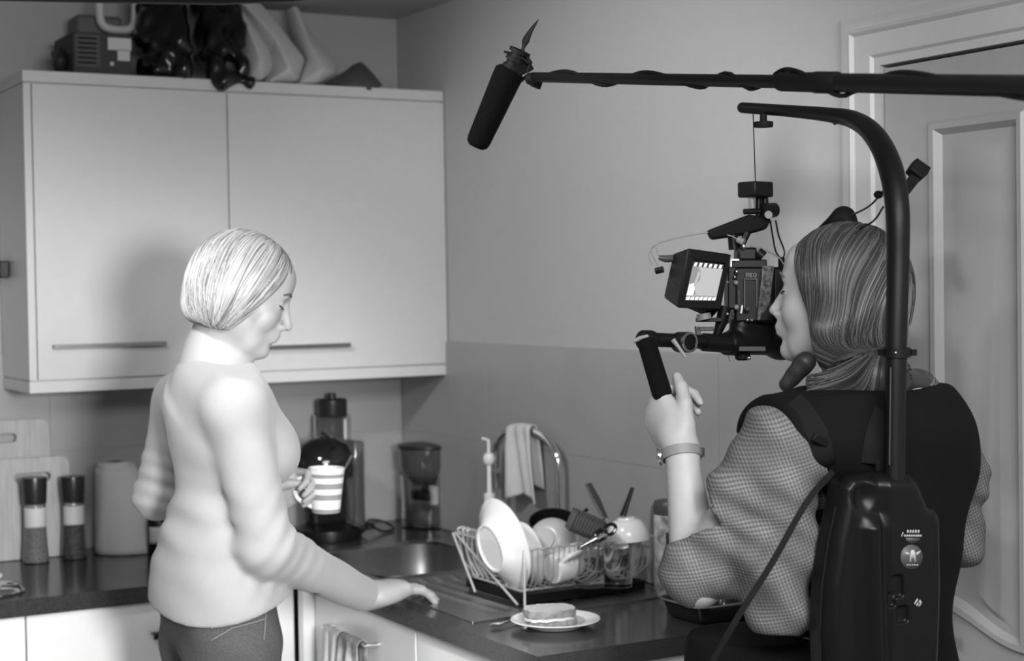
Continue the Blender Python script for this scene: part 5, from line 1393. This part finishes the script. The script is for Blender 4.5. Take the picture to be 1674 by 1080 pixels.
# the arm: an oval tube up from the pack and forward over the head
AP = [((1462, 800), 2.335), ((1463, 700), 2.335), ((1465, 560), 2.335), ((1468, 430), 2.34), ((1467, 340), 2.345), ((1455, 272), 2.38), ((1430, 222), 2.45), ((1396, 196), 2.53), ((1350, 187), 2.60), ((1285, 181), 2.69), ((1214, 176), 2.77)]
RR = [.0150, .0150, .0152, .0160, .0172, .0180, .0165, .0140, .0115, .0098, .0092]
path = bez([at(x, y, z) for (x, y), z in AP], 6); rr = list(np.interp(np.linspace(0, 10, len(path)), range(11), RR))
MB().tube(path, rr, 20, up=Rv).build('arm', M_pole, rg)
MB().ball(path[-1], .0092, 10).build('end_cap', M_pole, rg)
cl = at(1466, 576, 2.336)
MB().lathe([(.015, -.007), (.0195, -.007), (.0195, .007), (.015, .007)], cl, (0, 0, 1), n=28).box(cl+Rv*.021, (.010, .012, .009)).box(cl-Rv*.021, (.008, .010, .009)).build('clamp', M_gear, rg)
MB().ball(cl-Fv*.019-Rv*.006, .0022, 6).build('bolt', M_silver, rg)
MB().tube([at(1454, 760, 2.318), at(1456, 600, 2.318)], .0012, 6).build('guide_ridge', M_dark, rg)
k0 = at(1248, 192, 2.72)
MB().lathe([(0, .006), (.006, .006), (.006, -.006), (.0155, -.007), (.0165, -.010), (.0155, -.016), (.006, -.017), (0, -.017)], k0, (0, 0, 1), n=24).build('knob', M_blkm, rg)
MB().ball(at(1365, 200, 2.585), .004, 8).build('stop_screw', M_blkm, rg)
MB().tube([at(1231, 184, 2.755), at(1235, 300, 2.755)], .0010, 6).build('suspension_line', M_blk, rg)
# shoulder webbing laid over the vest
def band(pts, w, nm='shoulder_strap'):
    b = MB(); P = bez(pts, 6); vs = []
    for i, p in enumerate(P):
        t_ = (P[min(i+1, len(P)-1)]-P[max(i-1, 0)]).normalized(); n_ = (Fv*-1); s_ = t_.cross(n_).normalized()*w/2
        vs += [p-s_-n_*.0015, p+s_-n_*.0015, p+s_+n_*.0015, p-s_+n_*.0015]
    fs = [(4*i+k, 4*i+(k+1) % 4, 4*i+4+(k+1) % 4, 4*i+4+k) for i in range(len(P)-1) for k in range(4)]
    fs += [(3, 2, 1, 0), tuple(4*(len(P)-1)+k for k in range(4))]
    b.add(vs, fs); return b.build(nm, M_strap, rg, recalc=True)
def vsurf(px, py, e=.004):              # a point just off the vest
    p = onsurf(V, np.array(at(px, py, 2.1)), CF); p = np.array(at(px, py, 2.36)) if p is None else p; return Vector(p)-Fv*e
band([vsurf(1352, 668), vsurf(1372, 692), vsurf(1392, 730), vsurf(1405, 775), vsurf(1412, 800, .003)], .030)
band([vsurf(1528, 690), vsurf(1516, 715), vsurf(1504, 750), vsurf(1500, 785)], .034)
MB().box(vsurf(1522, 790, .006), (.030, .010, .022)).build('strap_pad', M_strap, rg, bevel=.004)
MB().box(vsurf(1398, 740, .006), (.034, .006, .012), Matrix.Rotation(.5, 3, Fv)).build('slider', M_blkm, rg, bevel=.002)
stp = [at(1362, 770, 2.33), at(1318, 822, 2.275), at(1262, 920, 2.26), at(1205, 1010, 2.27), at(1165, 1080, 2.30)]
band(stp, .0085, 'waist_strap')
# small cross bar and cords behind the arm
MB().tube([at(1462, 334, 2.44), at(1496, 290, 2.47), at(1512, 274, 2.48)], [.010, .0105, .012], 4).build('cross_bar', M_blkm, rg)
MB().box(at(1499, 278, 2.47), (.026, .018, .024), Matrix.Rotation(math.radians(-50), 3, Fv)).build('bar_end', M_blkm, rg, bevel=.003)
for a_, b_ in (((1444, 312), (1392, 352)), ((1444, 338), (1406, 374))):
    MB().tube(bez([at(*a_, 2.42), at((a_[0]+b_[0])/2+4, (a_[1]+b_[1])/2+4, 2.50), at(*b_, 2.56)], 5), .0016, 6).build('cord', M_blk, rg)
MB().ball(at(1436, 318, 2.43), (.008, .006, .006), 8).build('cord_end', M_blkm, rg)
# viewfinder eyepiece block beyond her head
S_ = SDF(np.array(at(1376, 372, 2.66))-.09, np.array(at(1376, 372, 2.66))+.09, .003)
S_.cap(at(1340, 388, 2.68), at(1380, 358, 2.64), .014, .020, .012); S_.cap(at(1380, 356, 2.64), at(1400, 384, 2.62), .017, .012, .01)

# cinema camera ----------------------------------------------------------
ZC_ = 2.74
cm = thing('cinema_camera', 'black cinema camera with a bright monitor hanging from the support line', 'camera', at(1220, 560, ZC_))
def hexa(b, q, off): 
    q = [Vector(v) for v in q]; o = [Vector(off)]*4 if not isinstance(off, list) else off
    vs = q+[q[i]+o[i] for i in range(4)]; return b.add(vs, [(0, 1, 2, 3), (7, 6, 5, 4), (0, 4, 5, 1), (1, 5, 6, 2), (2, 6, 7, 3), (3, 7, 4, 0)])
def pbox(nm, px0, py0, px1, py1, Z, d, m=M_gear, par=cm, bev=.003, sk=0):
    b = MB(); hexa(b, [at(px0, py0, Z), at(px1, py0+sk, Z), at(px1, py1+sk, Z), at(px0, py1, Z)], Fv*d); return b.build(nm, m, par, bevel=bev, smooth=True)
# monitor
q = [at(1125, 405, 2.655), at(1194, 415, 2.685), at(1177, 506, 2.685), at(1108, 504, 2.655)]
mo = MB(); offs = [at(1100, 414, 2.72)-q[0], at(1185, 420, 2.74)-q[1], at(1163, 522, 2.73)-q[2], at(1084, 486, 2.71)-q[3]]
hexa(mo, q, offs); mo.build('monitor', M_gear, cm, bevel=.004, seg=3)
mon = cm.children[-1] if False else [o for o in COL.objects if o.name.startswith('monitor')][-1]
n_ = ((q[1]-q[0]).cross(q[3]-q[0])).normalized()
if n_.dot(Fv) > 0: n_ = -n_
u_, v_ = q[1]-q[0], q[3]-q[0]
def ms(px, py, e=.0015):                 # pixel to the monitor's face
    cam_ = Vector(CAM_LOC); d_ = at(px, py, 1)-cam_; t_ = (q[0]-cam_).dot(n_)/d_.dot(n_); return cam_+d_*t_+n_*e
bez_ = MB()
outer = [(1126, 407), (1193, 416), (1176, 505), (1109, 503)]; inner = [(1133, 424), (1184, 430), (1170, 492), (1118, 491)]
O4 = [ms(*p, .0005) for p in outer]; I4 = [ms(*p, .0005) for p in inner]; O4b = [v+n_*.004 for v in O4]; I4b = [v+n_*.004 for v in I4]
vs = O4+I4+O4b+I4b; fs = []
for i in range(4):
    j = (i+1) % 4; fs += [(8+i, 8+j, 12+j, 12+i), (i, j, 8+j, 8+i), (4+i, 12+i, 12+j, 4+j), (i, 4+i, 4+j, j)]
bez_.add(vs, fs).build('screen_hood', M_blkm, mon, bevel=.0012)
M_scr = bpy.data.materials.new('screen_glow'); M_scr.use_nodes = True; sn = M_scr.node_tree; sb_ = sn.nodes['Principled BSDF']
def scrmat(nm, g, e):
    m = bpy.data.materials.new(nm); m.use_nodes = True; b = m.node_tree.nodes['Principled BSDF']; b.inputs['Base Color'].default_value = (.02, .02, .02, 1)
    tx_ = m.node_tree.nodes.new('ShaderNodeTexNoise'); tx_.inputs['Scale'].default_value = 90
    r_ = m.node_tree.nodes.new('ShaderNodeMapRange'); r_.inputs[3].default_value = g*.9; r_.inputs[4].default_value = g*1.1
    m.node_tree.links.new(tx_.outputs[0], r_.inputs[0]); m.node_tree.links.new(r_.outputs[0], b.inputs['Emission Color']); b.inputs['Emission Strength'].default_value = e; return m
S1, S2, S3, S4 = scrmat('screen_light', .55, 1), scrmat('screen_mid', .30, 1), scrmat('screen_white', 1.0, 1.1), scrmat('screen_dark', .03, 1)
def sp(u, v):                            # screen coordinates to a pixel
    a = [(1134, 427), (1183, 432), (1169.5, 491), (1119, 490)]
    x = (a[0][0]*(1-u)+a[1][0]*u)*(1-v)+(a[3][0]*(1-u)+a[2][0]*u)*v; y = (a[0][1]*(1-u)+a[1][1]*u)*(1-v)+(a[3][1]*(1-u)+a[2][1]*u)*v; return x, y
scr = MB(); 
def sq(pts, mi, e): scr.cur = mi; scr.add([ms(*sp(*p), e) for p in pts], [tuple(range(len(pts)))])
sq([(0, 0), (1, 0), (1, 1), (0, 1)], 0, .0008)
sq([(0, 0), (1, 0), (1, .13), (0, .13)], 3, .0010)
for k in range(6): sq([(.04+k*.165, .02), (.04+k*.165+.09, .02), (.04+k*.165+.07, .12), (.04+k*.165-.02, .12)], 2, .0012)
sq([(0, .14), (.20, .14), (.30, .25), (.34, .45), (.22, .62), (.30, .86), (0, .86)], 1, .0011)
sq([(.02, .60), (.16, .55), (.24, .70), (.22, .90), (.02, .95)], 2, .0012)
sq([(.22, .22), (.30, .30), (.24, .60), (.17, .58)], 0, .0013)
sq([(0, .88), (1, .88), (1, 1), (0, 1)], 1, .0014)
for k in range(7): sq([(.03+k*.14, .93), (.03+k*.14+.11, .90), (.03+k*.14+.10, 1), (.03+k*.14, 1)], 2, .0016)
scr.build('screen', [S1, S2, S3, S4], mon, recalc=False, smooth=False)
MB().tube([at(1084, 440, 2.73), at(1072, 443, 2.735)], .0055, 12).build('side_knob', M_gear, mon)
MB().tube([at(1102, 422, 2.715), at(1088, 423, 2.72), at(1078, 421, 2.725)], [.0060, .0060, .0040], 14).build('side_connector', M_dark, mon)
MB().tube(bez([at(1066, 433, 2.74), at(1060, 418, 2.74), at(1072, 400, 2.74), at(1110, 388, 2.735), at(1160, 380, 2.73), at(1196, 386, 2.73), at(1210, 396, 2.73)], 5), .0011, 6).build('thin_cable', M_mid, cm)
MB().tube(bez([at(1078, 421, 2.725), at(1070, 402, 2.73), at(1064, 408, 2.73), at(1072, 428, 2.73), at(1080, 440, 2.73)], 5), .0009, 6).build('thin_cable', M_mid, cm)
MB().tube(bez([at(1225, 402, 2.74), at(1250, 408, 2.74), at(1272, 420, 2.74), at(1281, 432, 2.74)], 5), .0014, 6).build('thin_cable', M_mid, cm)
# arm joining the monitor to the body
MB().tube([at(1150, 512, 2.70), at(1152, 522, 2.70)], .012, 12).build('monitor_mount', M_mid, cm)
pbox('mount_plate', 1140, 519, 1180, 526, 2.70, .03, bev=.001)
MB().tube([at(1185, 500, 2.72), at(1180, 525, 2.72), at(1170, 552, 2.72)], [.011, .010, .006], 10).build('support_arm', M_gear, cm)
b = MB(); hexa(b, [at(1138, 534, 2.70), at(1167, 534, 2.70), at(1167, 541, 2.70), at(1138, 541, 2.70)], Fv*.015); hexa(b, [at(1138, 534, 2.70), at(1146, 534, 2.70), at(1146, 552, 2.70), at(1138, 552, 2.70)], Fv*.015); b.build('lower_bracket', M_dark, cm, bevel=.001)
MB().ball(at(1142, 559, 2.685), .0040, 8).build('lock_pin', M_silver, cm)
# body: stacked blocks and details
pbox('camera_body', 1200, 434, 1266, 528, 2.72, .13, bev=.005)
pbox('lens_block', 1262, 436, 1312, 560, 2.735, .12, bev=.006)
pbox('top_plate', 1196, 424, 1254, 438, 2.715, .10, bev=.002)
pbox('viewfinder_mount', 1206, 404, 1238, 426, 2.715, .05, bev=.004)
MB().tube([at(1238, 412, 2.73), at(1247, 420, 2.73)], .010, 14).build('top_dial', M_gear, cm)
pbox('battery_plate', 1190, 436, 1204, 505, 2.712, .05, bev=.002)
b = MB(); hexa(b, [at(1247, 434, 2.708), at(1266, 435, 2.712), at(1258, 500, 2.712), at(1241, 498, 2.708)], Fv*.012); hexa(b, [at(1241, 498, 2.708), at(1257, 500, 2.712), at(1241, 524, 2.712), at(1238, 523, 2.708)], Fv*.012)
b.build('patterned_side_strap', mat('patterned_strap', .11, .7, noise=.9, nscale=150), cm, bevel=.001)
fr = MB()
for (x0_, y0_, x1_, y1_) in ((1216, 456, 1218, 504), (1236, 457, 1238, 502), (1216, 455, 1238, 457), (1201, 474, 1202.5, 498), (1207, 474, 1208.5, 498)): hexa(fr, [at(x0_, y0_, 2.716), at(x1_, y0_, 2.716), at(x1_, y1_, 2.716), at(x0_, y1_, 2.716)], Fv*.004)
fr.build('panel_frame', M_dark, cm)
def letter(b, ch, x, y, w, h, Z):
    s_ = w*.28
    R_ = {'R': [(0, 0, s_, h), (0, 0, w, s_), (0, h*.45, w, h*.45+s_), (w-s_, 0, w, h*.5), (w-s_, h*.55, w, h)], 'E': [(0, 0, s_, h), (0, 0, w, s_), (0, h/2-s_/2, w*.9, h/2+s_/2), (0, h-s_, w, h)], 'D': [(0, 0, s_, h), (0, 0, w*.9, s_), (0, h-s_, w*.9, h), (w-s_, s_*.6, w, h-s_*.6)]}
    for a_, c_, d_, e_ in R_[ch]: hexa(b, [at(x+a_, y+c_, Z), at(x+d_, y+c_, Z), at(x+d_, y+e_, Z), at(x+a_, y+e_, Z)], Fv*.002)
tx3 = MB()
for k, ch in enumerate('RED'): letter(tx3, ch, 1219+k*6.2, 446, 5, 7, 2.716)
tx3.build('maker_mark', mat('dim_print', .22, .6), cm, smooth=False)
for i, (x, y, r_, m_) in enumerate(((1204, 444, .004, M_silver), (1201, 453, .003, M_silver), (1203, 462, .0042, M_mid), (1204, 502, .0045, M_mid), (1189, 513, .0036, M_silver), (1198, 514, .003, M_dark), (1222, 505, .0045, M_dark), (1222, 523, .003, M_silver), (1229, 523, .0022, M_mid), (1189, 461, .0024, M_mid))):
    MB().ball(at(x, y, 2.708), r_, 8).build('control_button', m_, cm)
b = MB(); hexa(b, [at(1212, 499, 2.712), at(1215, 499, 2.712), at(1213, 512, 2.712), at(1210, 512, 2.712)], Fv*.003); b.build('chrome_clip', M_silver, cm)
b = MB(); hexa(b, [at(1194, 423, 2.708), at(1208, 423, 2.708), at(1208, 426, 2.708), at(1194, 426, 2.708)], Fv*.003); hexa(b, [at(1194, 423, 2.708), at(1196.5, 423, 2.708), at(1196.5, 436, 2.708), at(1194, 436, 2.708)], Fv*.003); b.build('bright_corner_bracket', M_silver, cm)
b = MB(); S_ = SDF(np.array(at(1240, 548, 2.74))-.12, np.array(at(1240, 548, 2.74))+.12, .0032)
S_.cap(at(1212, 532, 2.74), at(1275, 540, 2.78), .020, .030, .01); S_.cap(at(1196, 560, 2.73), at(1280, 556, 2.78), .020, .026, .012); S_.cap(at(1188, 562, 2.72), at(1196, 562, 2.72), .018, .018, .01); S_.cap(at(1268, 480, 2.79), at(1275, 560, 2.79), .024, .028, .02)
S_.build('base_cage', M_gear, cm)
pbox('side_mount_plate', 1208, 566, 1252, 574, 2.70, .02, M_dark, bev=.001)
MB().lathe([(0, 0), (.013, 0), (.013, -.010), (.009, -.013), (0, -.013)], at(1214, 576, 2.73), (0, 0, 1), n=16).build('tilt_knob', M_blkm, cm)
MB().tube([at(1192, 576, 2.72), at(1196, 590, 2.72)], .0035, 8).build('lever', M_mid, cm)
MB().ball(at(1224.5, 585, 2.705), .0036, 8).build('polished_stud', M_silver, cm)
# rod, rosette and left-hand grip
MB().tube([at(1192, 562, 2.71), at(1138, 558, 2.68), at(1070, 555, 2.645)], .0115, 18).build('rod', M_gear, cm)
MB().tube([at(1192, 562, 2.71), at(1150, 559, 2.685)], .0150, 18).build('rod_sleeve', M_gear, cm)
jn_ = at(1117, 559, 2.66)
MB().lathe([(0, -.014), (.016, -.014), (.017, -.010), (.017, .012), (.015, .014), (0, .014)], jn_, Fv*-.8+Rv*.6, n=28).build('rosette_joint', M_gear, cm)
MB().lathe([(.013, 0), (.0165, 0), (.0165, .0025), (.013, .0025)], jn_+(Fv*-.8+Rv*.6).normalized()*.0145, Fv*-.8+Rv*.6, n=28).build('chrome_ring', M_silver, cm)
MB().tube([at(1100, 555, 2.635), at(1110, 568, 2.632), at(1121, 584, 2.63)], [.0045, .0030, .0032], 10).build('clamp_lever', M_mid, cm)
MB().lathe([(0, -.013), (.0155, -.013), (.0165, -.009), (.0165, .010), (.014, .013), (0, .013)], at(1058, 556, 2.63), Fv*-.7-Rv*.6, n=26).build('grip_joint', M_gear, cm)
MB().tube([at(1036, 558, 2.62), at(1046, 553, 2.615), at(1060, 549, 2.615)], [.003, .004, .003], 10).build('clamp_lever', M_mid, cm)
MB().tube([gA, gA.lerp(gB, .1), gA.lerp(gB, .9), gB+(gB-gA)*.05], [.0125, .0150, .0158, .012], 20).build('hand_grip', M_foam, cm)
# hanger on top
b = MB(); p_ = at(1235, 310, 2.755); rz = Matrix.Rotation(math.radians(-2), 3, 'Z')
bx4 = Matrix.Rotation(math.radians(10), 3, 'Z'); b.box(p_, (.047, .040, .026), bx4); b.build('hanger_block', M_gear, cm, bevel=.003)
b = MB(); b.tube([at(1240, 322, 2.755), at(1240, 352, 2.755)], .0050, 12); b.tube([at(1250, 322, 2.76), at(1252, 352, 2.76)], .0060, 12); b.build('hanger_pins', M_gear, cm)
MB().tube([at(1229, 324, 2.745), at(1230, 341, 2.745)], .0055, 12).build('thumb_screw', M_mid, cm)
MB().tube([at(1216, 346, 2.745), at(1242, 345, 2.75)], .0048, 10).build('screw_wing', M_blkm, cm)
MB().tube([at(1244, 345, 2.75), at(1266, 343, 2.77)], .0125, 18).build('pivot', M_gear, cm)
MB().lathe([(0, 0), (.0065, 0), (.0065, .003), (0, .003)], at(1256, 351, 2.735), -Fv, n=16).build('pivot_screw', M_mid, cm)
b = MB(); hd4 = [at(1157, 376, 2.72), at(1225, 350, 2.74), at(1262, 356, 2.75), at(1254, 374, 2.75), at(1222, 383, 2.74), at(1165, 391, 2.72)]
b.add(hd4+[v+Fv*.035 for v in hd4], [(5, 4, 3, 2, 1, 0), (6, 7, 8, 9, 10, 11)]+[(i, (i+1) % 6, (i+1) % 6+6, i+6) for i in range(6)]); b.build('top_handle', M_blkm, cm, bevel=.005, seg=3)
MB().tube([at(1198, 384, 2.74), at(1200, 408, 2.74)], .009, 12).build('handle_post', M_gear, cm)
MB().tube([at(1222, 380, 2.74), at(1216, 392, 2.74), at(1207, 412, 2.74)], .006, 12).build('handle_post', M_gear, cm)
MB().tube([at(1206, 391, 2.725), at(1216, 396, 2.72)], .006, 10).build('handle_clamp', M_mid, cm)
MB().ball(at(1216, 403, 2.708), (.0028, .003, .005), 8).build('bright_bolt', M_silver, cm)
for dx in (0, 1):
    MB().tube(bez([at(1259+dx*9, 360, 2.76), at(1263+dx*10, 385, 2.76), at(1268+dx*14, 410, 2.755), at(1277+dx*3, 424, 2.75)], 5), .0016, 6).build('power_cable', M_blk, cm)
MB().tube([at(1277, 420, 2.75), at(1280, 440, 2.75)], [.005, .008], 10).build('cable_plug', M_blkm, cm)
ev = SDF(np.array(at(1376, 372, 2.80))-.09, np.array(at(1376, 372, 2.80))+.09, .003)
ev.cap(at(1338, 390, 2.80), at(1378, 358, 2.78), .014, .020, .012); ev.cap(at(1380, 356, 2.78), at(1402, 388, 2.76), .018, .012, .01); ev.build('matte_box_flag', M_blkm, cm)
MB().tube([at(1330, 500, 2.82), at(1345, 420, 2.81), at(1372, 372, 2.80)], .010, 10).build('flag_arm', M_blkm, cm)
# spoon in the striped mug
tp = thing('teaspoon', 'teaspoon standing in the striped mug, its handle poking over the rim', 'spoon', mc+md*.02)
MB().tube([mc+md*.016-Rv*.012, at(566, 762, 3.42), at(576, 744, 3.425)], [.002, .0022, .0032], 8).build('handle', M_silver, tp)
MB().ball(mc+md*.014-Rv*.012, (.009, .007, .004), 8).build('bowl', M_silver, tp)
# things that come more than once share a group
_gr = {'base_cabinet': 'white gloss base cabinets', 'chopping_board': 'chopping boards against the tiles', 'spice_grinder': 'spice grinders by the boards',
       'drinking_glass': 'upturned glasses in the dish rack', 'bin_bag': 'black bags on the wall cabinet', 'canvas_bag': 'canvas bags on the wall cabinet', 'tea_towel': 'tea towels on the sink door', 'side_plate': 'side plates', 'teaspoon': 'teaspoons'}
for _o in list(COL.objects):
    if _o.parent is None and 'label' in _o:
        _n = _o.name.split('.')[0]
        if _n in _gr: _o['group'] = _gr[_n]
